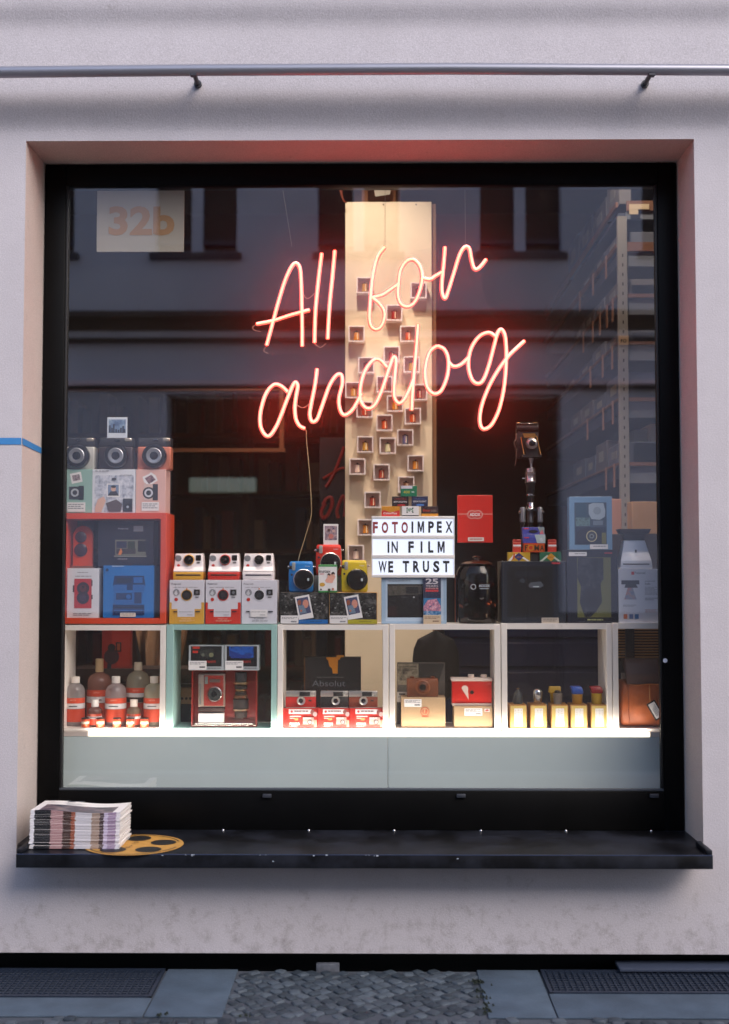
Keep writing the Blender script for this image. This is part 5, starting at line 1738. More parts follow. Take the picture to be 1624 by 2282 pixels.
# ---- black printer box with film boxes and the tripod ----
def art(a):
    a.rect(468, 1068, 770, 1400, (20, 24, 30)); a.rect(500, 1085, 735, 1380, (15, 17, 22)); a.rect(520, 1100, 700, 1140, (24, 30, 40))
    a.poly([(545, 1165), (570, 1145), (590, 1165), (575, 1182)], (58, 66, 76)); a.poly([(608, 1195), (625, 1175), (690, 1168), (712, 1195), (690, 1212), (620, 1212)], (84, 90, 98)); a.rect(640, 1200, 680, 1206, (190, 200, 206))
    a.rect(560, 1225, 720, 1330, (20, 22, 28)); a.rect(765, 1045, 822, 1056, (186, 60, 70)); a.lines(490, 1410, 600, 1425, 2, (70, 74, 84)); a.rect(440, 1048, 445, 1420, (60, 62, 68))
    a.rect(695, 1405, 810, 1446, mat((196, 184, 170), .6)); a.lines(705, 1412, 800, 1436, 2, (140, 130, 120))
o, zpb = carton('enlarger_box', 'big black box with a dark camera picture, carrying the film boxes and tripod', 'camera box', 'C', 430, 1037, 858, 1446, Y1, mat((34, 40, 52), .4), ZT + .0008, .15, art)
fg = 'film boxes before the tripod'
def art(a):
    a.poly([(546, 980), (578, 1006), (546, 1032), (514, 1006)], (34, 44, 110)); a.poly([(472, 1032), (490, 1032), (530, 990), (518, 985)], WHITE); a.poly([(618, 1032), (600, 1032), (566, 1012), (576, 1006)], WHITE); a.poly([(500, 1025), (512, 984), (522, 984), (516, 1020)], (206, 90, 30)); a.text('adox', 546, 1006, 10, (200, 130, 60), 32)
o, zf1 = carton('film_box', 'yellow film box with a blue diamond, lower left before the tripod', 'film box', 'C', 473, 978, 621, 1033, Y1 + .01, mat((196, 156, 40), .4), zpb, .035, art, group=fg)
def art(a):
    a.poly([(760, 982), (792, 1006), (760, 1030), (728, 1006)], (214, 150, 40)); a.poly([(684, 1030), (704, 1030), (742, 1000), (735, 992)], (196, 206, 190)); a.poly([(826, 1030), (806, 1030), (776, 1010), (784, 1004)], (196, 206, 190)); a.text('adox', 760, 1006, 10, (186, 60, 30), 32)
carton('film_box', 'green film box with an orange diamond, lower right before the tripod', 'film box', 'C', 684, 975, 828, 1030, Y1 + .01, mat((44, 104, 74), .4), zpb, .035, art, group=fg)
carton('film_box', 'black film box between the yellow and green ones', 'film box', 'C', 623, 978, 682, 1033, Y1 + .02, (22, 20, 22), zpb, .035, None, group=fg)
def art(a):
    OR = mat((206, 130, 30), .4); GD = mat((60, 50, 30), .4)
    a.rect(578, 922, 716, 972, mat((200, 84, 28), .4)); a.text('F', 596, 947, 36, GD, 22, .03); a.disc(625, 946, 23, OR, 22); a.disc(625, 946, 13, (200, 50, 24)); a.text('M', 665, 947, 36, GD, 30, .02); a.text('A', 700, 947, 36, GD, 26, .02)
o, zf2 = carton('film_box', 'orange film box with big dark letters, before the tripod', 'film box', 'C', 576, 916, 718, 976, Y1 + .01, mat((196, 60, 30), .4), zf1, .035, art, group=fg)
def roll(label, X0, X1):
    def art(a):
        a.rect(X0, 922, X1, 932, WHITE); a.rect(X0, 908, X1, 911, (226, 130, 110)); a.rect(X0 + 6, 898, X1 - 6, 904, (150, 20, 20)); a.rect(X0, 936, X1, 938, (226, 130, 110))
    carton('film_box', label, 'film box', 'C', X0, 893, X1, 966, Y1 + .014, mat((206, 60, 46), .4), zf1, .028, art, group=fg)
roll('small red and white film box left of the orange one', 508, 560)
roll('small red and white film box right of the orange one', 741, 796)
def art(a):
    a.rect(572, 862, 722, 880, (84, 92, 176)); a.poly([(650, 860), (722, 860), (722, 917), (668, 917)], mat((176, 190, 190), .4)); a.rect(582, 876, 614, 884, (206, 60, 80)); a.poly([(682, 886), (700, 880), (708, 905), (690, 908)], (200, 204, 210))
o, zf3 = carton('film_box', 'blue-violet film box on the orange one', 'film box', 'C', 572, 858, 722, 916, Y1 + .01, mat((66, 72, 156), .4), zf2, .035, art, group=fg)
def art(a):
    a.rect(578, 815, 612, 823, (206, 60, 80)); a.poly([(672, 811), (715, 811), (715, 857), (690, 857)], mat((150, 160, 156), .4)); a.poly([(682, 855), (700, 826), (712, 855)], (216, 110, 120)); a.disc(642, 838, 30, (16, 14, 24), 10)
carton('film_box', 'blue-violet film box with a dark slot, topmost before the tripod', 'film box', 'C', 569, 810, 716, 857, Y1 + .016, mat((74, 78, 160), .4), zf3, .030, art, group=fg)
# tripod
YT = Y1 + .085
tx = W3('C', 630, 900, YT).x
kz = lambda y: W3('C', 630, y, YT).z
k = (W3('C', 730, 700, YT).x - W3('C', 630, 700, YT).x) / 100
tp = thing('mini_tripod', 'stout chrome and black tripod carrying the folding camera', 'tripod', (tx, YT, zpb))
CH = mat((186, 168, 150), .22, 1.0)
for s in (-1, 1, 0):
    w = MB()
    x0 = s * 58 * k; y0 = .0 if s else .03
    zt2 = kz(675) - zpb
    ch_m = mat((140, 140, 142), .35, .7)
    w.lathe([(14 * k, zt2 - 105 * k), (20 * k, zt2 - 100 * k), (20 * k, zt2 - 15 * k), (17 * k, zt2 - 4 * k), (8 * k, zt2)], (x0, y0, 0), ch_m, seg=18)
    w.lathe([(16 * k, 0), (16 * k, zt2 - 104 * k)], (x0, y0, 0), BLACK, seg=16)
    lg = w.build('leg', tp)
    if s:
        w = MB(); w.box(x0 + s * 18 * k - .006, x0 + s * 18 * k + .006, -.01, .012, zt2 - 45 * k, zt2 - 25 * k, CH, .002, 1); w.build('leg_clamp', lg)
w = MB()
Z = lambda y: kz(y) - zpb
w.lathe([(40 * k, Z(700)), (42 * k, Z(688)), (34 * k, Z(680)), (28 * k, Z(668)), (24 * k, Z(645)), (18 * k, Z(640))], (0, .008, 0), mat((160, 160, 162), .2, 1.0), seg=28)
w.build('hub', tp)
w = MB()
w.lathe([(24 * k, Z(640)), (24 * k, Z(602))], (-3 * k, .008, 0), BLACK, seg=24)
w.lathe([(27 * k, Z(602)), (28 * k, Z(596)), (27 * k, Z(588))], (-3 * k, .008, 0), CHROME, seg=28)
w.lathe([(25 * k, Z(588)), (25 * k, Z(575)), (29 * k, Z(566)), (27 * k, Z(540)), (31 * k, Z(530)), (34 * k, Z(515)), (34 * k, Z(512))], (-3 * k, .008, 0), BLACK, seg=28)
w.build('column', tp)
w = MB()
w.lathe([(36 * k, Z(512)), (38 * k, Z(508)), (38 * k, Z(500)), (35 * k, Z(496)), (36 * k, Z(455)), (38 * k, Z(450)), (33 * k, Z(445)), (31 * k, Z(418)), (20 * k, Z(416))], (-3 * k, .008, 0), mat((206, 190, 186), .25, .9), seg=28)
w.cyl((-38 * k, .008, Z(484)), 4 * k, -.012, CHROME, 'X', seg=10)
w.build('ball_head', tp)
w = MB()
w.lathe([(10 * k, Z(416)), (8 * k, Z(396)), (16 * k, Z(352)), (18 * k, Z(348))], (4 * k, .008, 0), mat((190, 184, 186), .35, .7), seg=16)
w.build('camera_mount', tp)
# folding camera
fc = thing('folding_camera', 'old black folding camera with a chrome-ringed lens, on top of the tripod', 'camera', (tx, YT, kz(348)))
zc_ = kz(348)
X = lambda v: (v - 630) * k
Zc = lambda y: kz(y) - zc_
FBLK = mat((44, 32, 30), .55, bump=.4, bscale=400)
BRS = mat((206, 150, 84), .3, .9)
w = MB()
w.box(X(540), X(688), .028, .06, 0, Zc(120), FBLK, .004, 2)
w.cyl((X(540), .030, Zc(142)), 26 * k, 145 * k, FBLK, 'X', seg=24)
w.build('body', fc)
w = MB(); w.box(X(536), X(684), .010, .05, Zc(117), Zc(113), CHROME, .001, 1); w.box(X(540), X(562), .02, .04, Zc(112), Zc(106), BRS, .001, 1); w.box(X(650), X(680), .02, .04, Zc(112), Zc(106), BRS, .001, 1); w.build('top_trim', fc)
w = MB(); w.lathe([(16 * k, 0), (19 * k, .003), (19 * k, .012), (14 * k, .018), (4 * k, .020)], (X(532) + .008, .03, Zc(150)), CHROME, 'X', 20, mx=None); w.build('winding_knob', fc)
w = MB()
# bellows
n = 7
for i in range(n):
    y0 = .028 - i * .006
    s0 = 1 - i * .05
    cxx, czz = X(618 + i * 1.5), Zc(258)
    w.box(cxx - 42 * k * s0, cxx + 46 * k * s0, y0 - .0055, y0, czz - 74 * k * s0, czz + 70 * k * s0, (22, 18, 18), .0015, 1)
w.build('bellows', fc)
w = MB(); w.prism([(X(570), Zc(190)), (X(662), Zc(190)), (X(672), Zc(330)), (X(596), Zc(330))], -.017, -.014, mat((26, 22, 22), .4)); w.prism([(X(572), Zc(188)), (X(655), Zc(188)), (X(662), Zc(212)), (X(583), Zc(216))], -.019, -.0172, BRS); w.build('lens_board', fc)
for (xa, ya, xb_, yb) in ((563, 210, 580, 330), (668, 200, 692, 330)):
    w = MB(); w.tube([(X(xa), .0, Zc(ya)), (X(xb_), -.018, Zc(yb))], .0022, BRS, 8); w.lathe([(.003, 0), (.003, .006)], (X(xb_), -.018, Zc(yb)), CHROME, '-Y', 10); w.build('strut', fc)
w = MB()
r = 42 * k
w.lathe([(r, 0), (r, .010), (r * .9, .014), (r * .78, .014), (r * .74, .018), (r * .5, .020), (r * .46, .015)], (X(631), -.018, Zc(256)), mat((196, 180, 170), .22, .95), '-Y', 36)
w.build('lens_ring', fc)
w = MB(); w.lathe([(r * .46, 0), (r * .46, .017), (r * .3, .018), (.0005, .0185)], (X(631), -.018, Zc(256)), LENSG, '-Y', 24); w.build('lens_glass', fc)
w = MB(); w.prism([(X(566), Zc(332)), (X(694), Zc(332)), (X(696), Zc(345)), (X(568), Zc(345))], -.03, .028, (24, 20, 20)); w.build('front_bed', fc)
w = MB(); w.tube(catmull([(X(540), .03, Zc(180)), (X(534), .02, Zc(220)), (X(520), .015, Zc(248)), (X(530), .018, Zc(275)), (X(538), .02, Zc(320)), (X(532), .02, Zc(375)), (X(526), .02, Zc(398))], 6), [.0028] * 37, mat((90, 56, 44), .6), 7); w.build('strap', fc)

# ---- black box with olive window and light blue box ----
def art(a):
    a.rect(935, 1010, 1160, 1398, mat((112, 112, 66), .4)); a.rect(880, 975, 1000, 1001, WHITE); a.lines(920, 984, 990, 994, 1, INKL); a.rect(1118, 978, 1170, 986, (186, 50, 60))
    a.poly([(940, 1010), (1110, 1015), (1110, 1150), (1090, 1180), (1100, 1300), (1060, 1360), (1020, 1396), (985, 1396), (950, 1300), (960, 1200), (935, 1140)], photo(((24, 26, 34), (40, 44, 54), (76, 78, 84)), 30))
    a.disc(1030, 1280, 66, (34, 36, 44), 74); a.disc(1030, 1290, 40, (24, 25, 32), 46); a.lines(1000, 1408, 1105, 1420, 1, (170, 174, 120), .8)
    a.lines(940, 1425, 1170, 1432, 1, (80, 84, 96))
o, zob = carton('camera_box', 'tall black box with an olive panel and dark gadget, under the light blue box', 'camera box', 'C', 868, 960, 1205, 1440, Y1 + .004, mat((28, 32, 46), .4), ZT + .0008, .13, art)
def art(a):
    a.rect(918, 645, 1130, 925, mat((66, 86, 104), .3)); a.rect(925, 650, 995, 760, (50, 84, 104)); a.rect(925, 745, 1020, 800, photo(((60, 90, 100), (120, 150, 150), (40, 60, 70)), 60))
    a.poly([(1012, 660), (1040, 648), (1110, 650), (1122, 700), (1118, 740), (1085, 760), (1030, 755), (1012, 720)], mat((176, 190, 200), .3)); a.disc(1068, 700, 26, (150, 164, 176)); a.rect(1040, 765, 1105, 795, (120, 136, 150))
    a.rect(925, 808, 1125, 920, (44, 60, 84)); a.poly([(930, 840), (1000, 805), (1080, 815), (1125, 860), (1125, 918), (930, 918)], (36, 46, 66)); a.disc(1030, 868, 36, (206, 196, 150), 38); a.disc(1030, 868, 30, (60, 70, 84), 32); a.disc(1030, 868, 15, (150, 160, 160)); a.disc(1030, 868, 9, (40, 44, 50)); a.rect(1096, 845, 1124, 918, (120, 120, 70))
    a.rect(1018, 922, 1136, 953, WHITE); a.lines(1040, 932, 1125, 944, 1, INKL)
carton('camera_box', 'light blue windowed camera box standing on the black box with the olive panel', 'camera box', 'C', 882, 606, 1166, 957, Y1 + .008, mat((120, 158, 190), .4), zob, .09, art, rz=R(-4))

# ---- white print lab on its box ----
def art(a):
    a.text('Polaroid', 1355, 1114, 16, INK, 70); a.rect(1297, 1106, 1316, 1126, (206, 70, 60)); a.rect(1230, 1162, 1350, 1188, (50, 52, 60)); a.poly([(1258, 1188), (1328, 1188), (1340, 1210), (1250, 1210)], (50, 52, 60))
    a.poly([(1272, 1210), (1305, 1210), (1330, 1285), (1248, 1285)], photo(((60, 80, 130), (140, 150, 170), (196, 130, 110)), 30)); a.text('polaroid', 1420, 1168, 12, INK, 66); a.text('lab', 1405, 1184, 12, INK, 34); a.lines(1385, 1205, 1480, 1260, 7, INKL, .35); a.lines(1385, 1275, 1470, 1295, 2, INKL)
    a.rect(1242, 1380, 1267, 1410, (206, 120, 90)); a.rect(1280, 1380, 1305, 1410, (100, 120, 160)); a.rect(1316, 1380, 1342, 1410, (70, 120, 170)); a.lines(1240, 1320, 1330, 1334, 2, INKL); a.lines(1385, 1350, 1470, 1372, 3, (190, 120, 90), .4)
o, zwb = carton('camera_box', 'white box with a small photo printer picture, under the real white printer', 'camera box', 'C', 1210, 1088, 1500, 1443, Y1 + .004, mat((212, 212, 218), .45), ZT + .0008, .11, art)
x, z, W, H = geom('C', 1222, 1436, 815, 1086, Y1 + .012, zwb)
k = W / (1436 - 1222)
t = thing('photo_printer', 'white tapered photo printer with a black phone tray on top', 'printer', (x, Y1 + .012, zwb))
PWH = mat((226, 226, 232), .3)
w = MB(); w.loft([(0, -W * .5, W * .5, 0, .085), (H * .06, -W * .5, W * .5, -.002, .088), (H * .20, -W * .48, W * .48, .0, .086), (H * .66, -W * .34, W * .34, .030, .078), (H * .70, -W * .33, W * .33, .034, .076)], PWH, .003, 3); w.build('body', t)
w = MB(); w.loft([(H * .701, -W * .28, W * .28, .034, .074), (H * .86, -W * .36, W * .36, .028, .080)], (34, 34, 38), .002, 2); w.build('collar', t)
w = MB(); w.loft([(H * .862, -W * .43, W * .43, .020, .086), (H * .98, -W * .50, W * .50, .012, .092)], (40, 40, 45), .002, 2); w.build('phone_tray', t)
w = MB(); w.box(-W * .42, W * .40, -.003, .01, H * .10, H * .13, (40, 42, 50), .0008, 1); w.build('photo_slot', t)
w = MB(); w.box(-.003, .004, .0105, .0125, H * .40, H * .47, (60, 62, 70)); w.build('indicator', t)
bpy.data.objects[o.name]

# =====================================================================
# goods inside the cubes
# =====================================================================
YI = YS + .02
IZ += .0008
def bottle(label, cr, X0, X1, Ycap, Ysh, Yb_, Y, liquid, capw, capc, lab, zb=IZ, group='photo chemical bottles'):
    x, z, W, H = geom(cr, X0, X1, Ycap, Yb_, Y, zb)
    r = W / 2
    k = H / (Yb_ - Ycap)
    t = thing('chemical_bottle', label, 'bottle', (x, Y + r, zb), group=group)
    hs = (Yb_ - Ysh) * k
    rc = capw * k / 2
    w = MB(); w.lathe([(r * .9, 0), (r, .004), (r, hs * .78), (r * .96, hs * .85), (r * .8, hs * .93), (rc * 1.1, hs * .99), (rc * .85, hs)], (0, 0, 0), liquid, seg=32); w.build('bottle_body', t)
    w = MB(); w.lathe([(rc * .8, hs), (rc * 1.02, hs + .001), (rc, H - .001), (rc * .8, H)], (0, 0, 0), mat(capc, .4), seg=24); w.build('cap', t)
    # wrapped label, front half
    w = MB()
    for (v0, v1, col) in lab:
        m0 = mat(col, .45)
        vs, fs = [], []
        n = 14
        for i in range(n + 1):
            a_ = math.pi + math.pi * (i / n)
            for v in (v0, v1):
                vs.append(((r + .0008) * math.cos(a_), (r + .0008) * math.sin(a_), v * hs))
        for i in range(n):
            fs.append((2 * i, 2 * i + 2, 2 * i + 3, 2 * i + 1))
        w.raw(vs, fs, m0, True)
    w.text('ADOX', 0, lab[-1][1] * hs * .93, -r - .0015, min(.006, r * .2), mat((236, 180, 160), .5))
    zl_m = (lab[1][0] + lab[1][1]) / 2 * hs; w.box(-r * .45, r * .45, -r - .0016, -r - .0014, zl_m - .0018, zl_m + .0018, INK)
    w.build('label', t)
def liq(c, b=.5, tint=(.8, .7, .65)): return clear(tint=tint, ior=1.4, rough=.15, body=b, bodycol=c, name='plastic_bottle')
ORG = (206, 74, 46)
lb1 = [(.10, .40, ORG), (.41, .53, (222, 216, 216)), (.535, .66, ORG)]
bottle('large amber bottle with a white cap, back left in the left cube', 'D', 202, 378, 300, 405, 800, YI + .105, liq((184, 130, 116), .55, (.75, .5, .42)), 62, (190, 160, 120), lb1)
bottle('large clear bottle with a white cap, back right in the left cube', 'D', 487, 660, 325, 390, 800, YI + .105, liq((206, 200, 176), .5, (.9, .85, .75)), 62, (214, 200, 176), [(.10, .40, (186, 60, 38)), (.41, .50, (40, 36, 36)), (.505, .58, (216, 212, 210)), (.585, .68, ORG)])
bottle('round-shouldered bottle with a white cap at the left edge of the left cube', 'D', 52, 190, 430, 478, 800, YI + .025, liq((200, 194, 194), .5, (.88, .84, .84)), 62, (222, 214, 206), lb1)
bottle('round-shouldered bottle with a white cap, front middle of the left cube', 'D', 337, 490, 428, 480, 800, YI + .025, liq((206, 190, 190), .5, (.88, .82, .82)), 64, (222, 214, 206), lb1)
bottle('round-shouldered bottle with a white cap at the right of the left cube', 'D', 618, 765, 428, 480, 800, YI + .030, liq((220, 216, 190), .5, (.92, .9, .8)), 60, (226, 218, 206), lb1)
bottle('small bottle with a big white cap, front left in the left cube', 'D', 218, 318, 592, 652, 802, YI + .012, liq((160, 120, 110), .6), 58, (230, 224, 220), lb1)
bottle('small bottle with a big white cap, front right in the left cube', 'D', 500, 600, 594, 652, 802, YI + .012, liq((180, 160, 130), .6), 58, (226, 216, 204), lb1)
for i, (X0, X1) in enumerate(((175, 232), (283, 341), (403, 461), (500, 558), (601, 661))):
    x, z, W, H = geom('D', X0, X1, 724, 806, YI - .012, IZ)
    r = W / 2
    w = MB()
    w.lathe([(r * .96, 0), (r, .001), (r, H * .36)], (0, 0, 0), mat((214, 92, 50), .3, .1), seg=24)
    w.lathe([(r, H * .36), (r, H * .62)], (0, 0, 0), mat((236, 214, 190), .3), seg=24)
    w.lathe([(r, H * .62), (r, H * .86)], (0, 0, 0), mat((206, 80, 44), .3, .1), seg=24)
    w.lathe([(r * 1.03, H * .86), (r * 1.03, H * .98), (r * .9, H)], (0, 0, 0), (40, 28, 26), seg=24)
    o = w.build('film_tin'); o.location = (x, YI - .012 + r, IZ)
    tag(o, ['small orange film tin at the far left of the row before the bottles', 'second small orange film tin from the left, before the bottles', 'middle one of five small orange film tins before the bottles', 'fourth small orange film tin from the left, before the bottles', 'small orange film tin at the right end of the row before the bottles'][i], 'film tin', 'orange film tins before the bottles')

# cube 2
YK = YI + .02
x, z, W, H = geom('D', 977, 1447, 378, 806, YK, IZ)
t = thing('camera_kit', 'dark red kit box with a camera and stacked lenses behind clear plastic', 'camera kit', (x, YK, IZ))
k = W / (1447 - 977)
fx = lambda X: (X - 1212) * k
fz = lambda y: (806 - y) * k
KR = mat((140, 30, 22), .4)
w = MB(); w.box(-W / 2, W / 2, .055, .06, 0, H, KR); w.box(-W / 2, -W / 2 + .003, 0, .055, 0, H, KR); w.box(W / 2 - .003, W / 2, 0, .055, 0, H, KR); w.box(-W / 2 + .003, W / 2 - .003, 0, .055, 0, .003, KR); w.box(-W / 2 + .003, W / 2 - .003, 0, .055, H - .003, H, KR)
w.build('box', t)
w = MB(); w.box(-W / 2 + .0035, W / 2 - .0035, .001, .002, .004, H - .004, clear(ior=1.4)); w.build('window', t)
cb = thing('kit_camera', None, None, (0, 0, 0)); cb.parent = t
w = MB(); w.box(fx(1020), fx(1213), .018, .05, fz(668), fz(432), mat((176, 160, 146), .3, .5), .003, 2); w.box(fx(1062), fx(1204), .015, .03, fz(660), fz(440), mat((146, 38, 28), .5, bump=.3, bscale=500), .002, 1); w.build('camera_body', cb)
w = MB(); r = 56 * k; w.lathe([(r, 0), (r, .006), (r * .86, .010), (r * .80, .010), (r * .76, .006)], (fx(1140), .016, fz(574)), CHROME, '-Y', 32); w.cyl((fx(1140), .008, fz(574)), r * .78, .01, (44, 50, 50), seg=28); w.lathe([(r * .4, 0), (r * .38, .003), (.0005, .004)], (fx(1140), .008, fz(574)), LENSG, '-Y', 20); w.build('lens', cb)
w = MB(); w.box(fx(1068), fx(1092), .012, .02, fz(502), fz(448), (110, 120, 116), .001, 1); w.box(fx(1102), fx(1180), .013, .02, fz(490), fz(466), (90, 70, 66), .001, 1); w.box(fx(1030), fx(1042), .016, .02, fz(650), fz(500), (120, 120, 118), .001, 1); w.build('viewfinder', cb)
w = MB(); w.box(fx(1022), fx(1210), .012, .05, fz(700), fz(672), (60, 40, 36), .002, 1); w.box(fx(1024), fx(1208), .010, .05, fz(782), fz(712), WHITE, .002, 1); w.build('card', t)
w = MB()
lx = fx(1328)
for (y0, y1, r, m) in ((420, 490, 42, (40, 44, 50)), (488, 505, 56, mat((226, 190, 140), .2, .9)), (512, 540, 46, (24, 20, 20)), (540, 556, 40, mat((190, 150, 100), .25, .9)), (560, 595, 42, (30, 24, 24)), (582, 606, 52, mat((150, 110, 80), .25, .8)), (612, 680, 56, (40, 34, 32)), (680, 696, 60, mat((236, 206, 170), .2, .9)), (700, 745, 46, (40, 24, 20))):
    w.lathe([(r * k * .92, fz(y1)), (r * k, fz(y1) + .001), (r * k, fz(y0) - .001), (r * k * .9, fz(y0))], (lx, .032, 0), M_(m), seg=26)
w.build('lens_stack', t)
w = MB()
for i in range(26):
    X = 1010 + i * 16
    w.lathe([(.0045, 0), (.004, .003), (.001, .0045)], (fx(X), .004, fz(785)), CHROME, '-Y', 8)
w.build('metal_beads', t)
zk = IZ + H
gL_ = 'small lens boxes'
def art(a):
    a.rect(972, 204, 1195, 340, (16, 16, 20)); a.lines(986, 206, 1035, 226, 1, (200, 50, 36), .8); a.lines(986, 234, 1025, 254, 1, (200, 50, 36), .8); a.poly([(1035, 240), (1090, 222), (1140, 225), (1140, 275), (1080, 280), (1040, 262)], (44, 46, 44)); a.disc(1120, 262, 16, (120, 120, 90)); a.disc(1060, 262, 12, (100, 104, 90))
    a.text('FISHEYE', 1120, 308, 16, (196, 46, 36), 66); a.rect(957, 302, 1087, 362, WHITE); a.lines(966, 312, 1078, 330, 2, INKL); a.lines(1036, 338, 1076, 352, 1, INK, .8); a.lines(1095, 348, 1190, 358, 1, INK)
carton('lens_box', 'small silver and black lens box with red letters, left on the red kit', 'lens box', 'D', 957, 198, 1210, 366, YK - .006, mat((170, 176, 180), .4), zk, .05, art, group=gL_)
def art(a):
    a.rect(1232, 204, 1450, 340, (14, 14, 20)); a.poly([(1248, 206), (1425, 206), (1425, 280), (1330, 285), (1252, 270)], photo(((20, 50, 120), (36, 90, 180), (16, 24, 70)), 40)); a.poly([(1250, 230), (1340, 262), (1420, 255), (1400, 285), (1262, 283)], (26, 50, 130))
    a.text('FISHEYE', 1375, 308, 16, (196, 46, 36), 62); a.rect(1222, 302, 1352, 362, WHITE); a.lines(1230, 312, 1342, 330, 2, INKL); a.lines(1302, 338, 1340, 352, 1, INK, .8); a.lines(1360, 348, 1450, 358, 1, INK)
carton('lens_box', 'small silver and black lens box with a blue picture, right on the red kit', 'lens box', 'D', 1215, 198, 1466, 366, YK - .006, mat((170, 176, 180), .4), zk, .05, art, group=gL_)

# cube 3
def art(a):
    a.poly([(410, 265), (510, 265), (500, 285), (490, 285), (488, 388), (455, 388), (450, 350), (430, 330), (425, 290), (412, 280)], mat((206, 130, 30), .4)); a.poly([(480, 250), (530, 250), (530, 265), (480, 265)], mat((206, 130, 30), .4))
    a.lines(345, 412, 530, 424, 1, (84, 84, 84), .7); a.text('Absolut', 428, 462, 44, mat((110, 116, 122), .5), 225)
    a.rect(263, 268, 268, 760, mat((120, 76, 30), .5))
carton('black_book_box', 'tall black box with an orange key shape and grey word, behind the small cameras', 'box', 'E', 266, 265, 645, 764, YI + .12, (20, 21, 23), IZ, .04, art)
gq = 'red and white boxes under the small cameras'
zq = None
for i, (X0, X1, lab_) in enumerate(((118, 350, 'left'), (352, 568, 'middle'), (570, 796, 'right'))):
    def art(a, X0=X0, X1=X1):
        X = lambda v: X0 + v * (X1 - X0) / 226
        a.rect(X(38), 618, X(190), 655, WHITE); a.disc(X(58), 636, 8, (206, 50, 44)); a.lines(X(75), 628, X(165), 644, 1, (150, 120, 120), .7)
        a.poly([(X(0), 612), (X(34), 612), (X(30), 760), (X(0), 760)], (190, 40, 32)); a.rect(X(45), 668, X(120), 678, (236, 206, 200)); a.rect(X(45), 684, X(100), 690, (236, 206, 200)); a.disc(X(88), 694, 16, (214, 150, 90), 9); a.rect(X(45), 722, X(108), 738, WHITE); a.lines(X(46), 744, X(110), 758, 2, (236, 200, 196))
        a.rect(X(132), 680, X(205), 735, (190, 150, 140)); a.rect(X(132), 680, X(185), 694, (200, 190, 186)); a.disc(X(178), 716, 16, (60, 40, 40)); a.disc(X(178), 716, 10, (206, 200, 200)); a.disc(X(178), 716, 5, (60, 40, 40)); a.disc(X(195), 640, 14, (150, 90, 84), 18); a.disc(X(212), 655, 14, (206, 180, 176), 16)
        a.rect(X(206), 700, X(224), 755, (226, 140, 120))
    o, zq = carton('camera_box', f'{lab_} red and white box under a small film camera', 'camera box', 'E', X0, 611, X1, 762, YI - .008, mat((206, 56, 46), .4), IZ, .045, art, group=gq)
def compact(label, X0, X1, cc, lx_, zb):
    x, z, W, H = geom('E', X0, X1, 490, 608, YI - .002, zb)
    k = W / (X1 - X0)
    t = thing('compact_camera', label, 'camera', (x, YI - .002, zb), group='small film cameras in a row')
    w = MB(); w.box(-W / 2, W / 2, .002, .030, 0, H * .64, mat(cc, .5, bump=.2, bscale=500), .003, 2); w.build('body', t)
    SV = mat((196, 190, 182), .28, .7)
    w = MB(); w.box(-W / 2, W / 2, .0, .031, H * .642, H * .96, SV, .003, 2); w.build('top_cover', t)
    w = MB(); w.box(-W / 2 + .001, W / 2 - .001, .001, .031, 0, H * .05, SV, .001, 1); w.build('bottom_trim', t)
    w = MB(); w.box(-W * .04, W * .32, -.0015, .01, H * .68, H * .92, (24, 24, 26), .001, 1); w.build('viewfinder_band', t)
    w = MB(); w.box(W * .30, W * .42, -.0022, .01, H * .70, H * .90, mat((190, 186, 178), .2, .4), .001, 1); w.build('flash', t)
    r = 29 * k
    cx = (lx_ - (X0 + X1) / 2) * k
    w = MB(); w.lathe([(r, 0), (r, .008), (r * .9, .011), (r * .6, .008), (r * .52, .008)], (cx, .003, (608 - 558) * k), SV, '-Y', 28); w.build('lens_ring', t)
    w = MB(); w.lathe([(r * .52, 0), (r * .52, .009), (r * .3, .010), (.0005, .0105)], (cx, .003, (608 - 558) * k), LENSG, '-Y', 20); w.build('lens_glass', t)
    w = MB(); w.lathe([(.006, 0), (.006, .003), (.004, .004)], (-W * .28, .016, H * .96), CHROME, seg=14); w.build('shutter_button', t)
    w = MB(); w.box(W * .26, W * .36, .0, .005, H * .38, H * .46, (20, 20, 22), .0005, 1); w.build('switch', t)
compact('small film camera in red leatherette with a silver top', 136, 341, (196, 34, 26), 241, zq)
compact('small film camera in black leatherette with a silver top', 372, 560, (24, 22, 22), 475, zq)
compact('small film camera in brown leatherette with a silver top', 564, 758, (134, 60, 34), 662, zq)

# cube 4
def art(a):
    a.rect(895, 310, 1035, 470, photo(((90, 84, 70), (150, 140, 120), (60, 56, 50)), 20)); a.poly([(1035, 310), (1210, 310), (1140, 560), (1035, 480)], (44, 44, 42)); a.lines(900, 330, 1020, 370, 4, (60, 56, 50))
carton('dark_poster', 'dark grey picture card leaning behind the brown wooden camera', 'card', 'E', 890, 300, 1214, 760, YI + .135, mat((86, 82, 76), .6), IZ, .004, art)
def art(a): a.rect(903, 514, 945, 528, INK); a.lines(897, 540, 950, 560, 2, INKL)
carton('small_card', 'small white card peeping out left of the brown wooden camera', 'card', 'E', 889, 500, 958, 600, YI + .10, OFFW, IZ + .09, .003, art)
w = MB()
x, z, W, H = geom('E', 889, 958, 600, 757, YI + .10, IZ)
w.box(-W / 2, W / 2, 0, .03, 0, .0895, (40, 34, 30), .001, 1)
o = w.build('dark_block'); o.location = (x, YI + .115, IZ); tag(o, 'small dark block under the small white card', 'block')
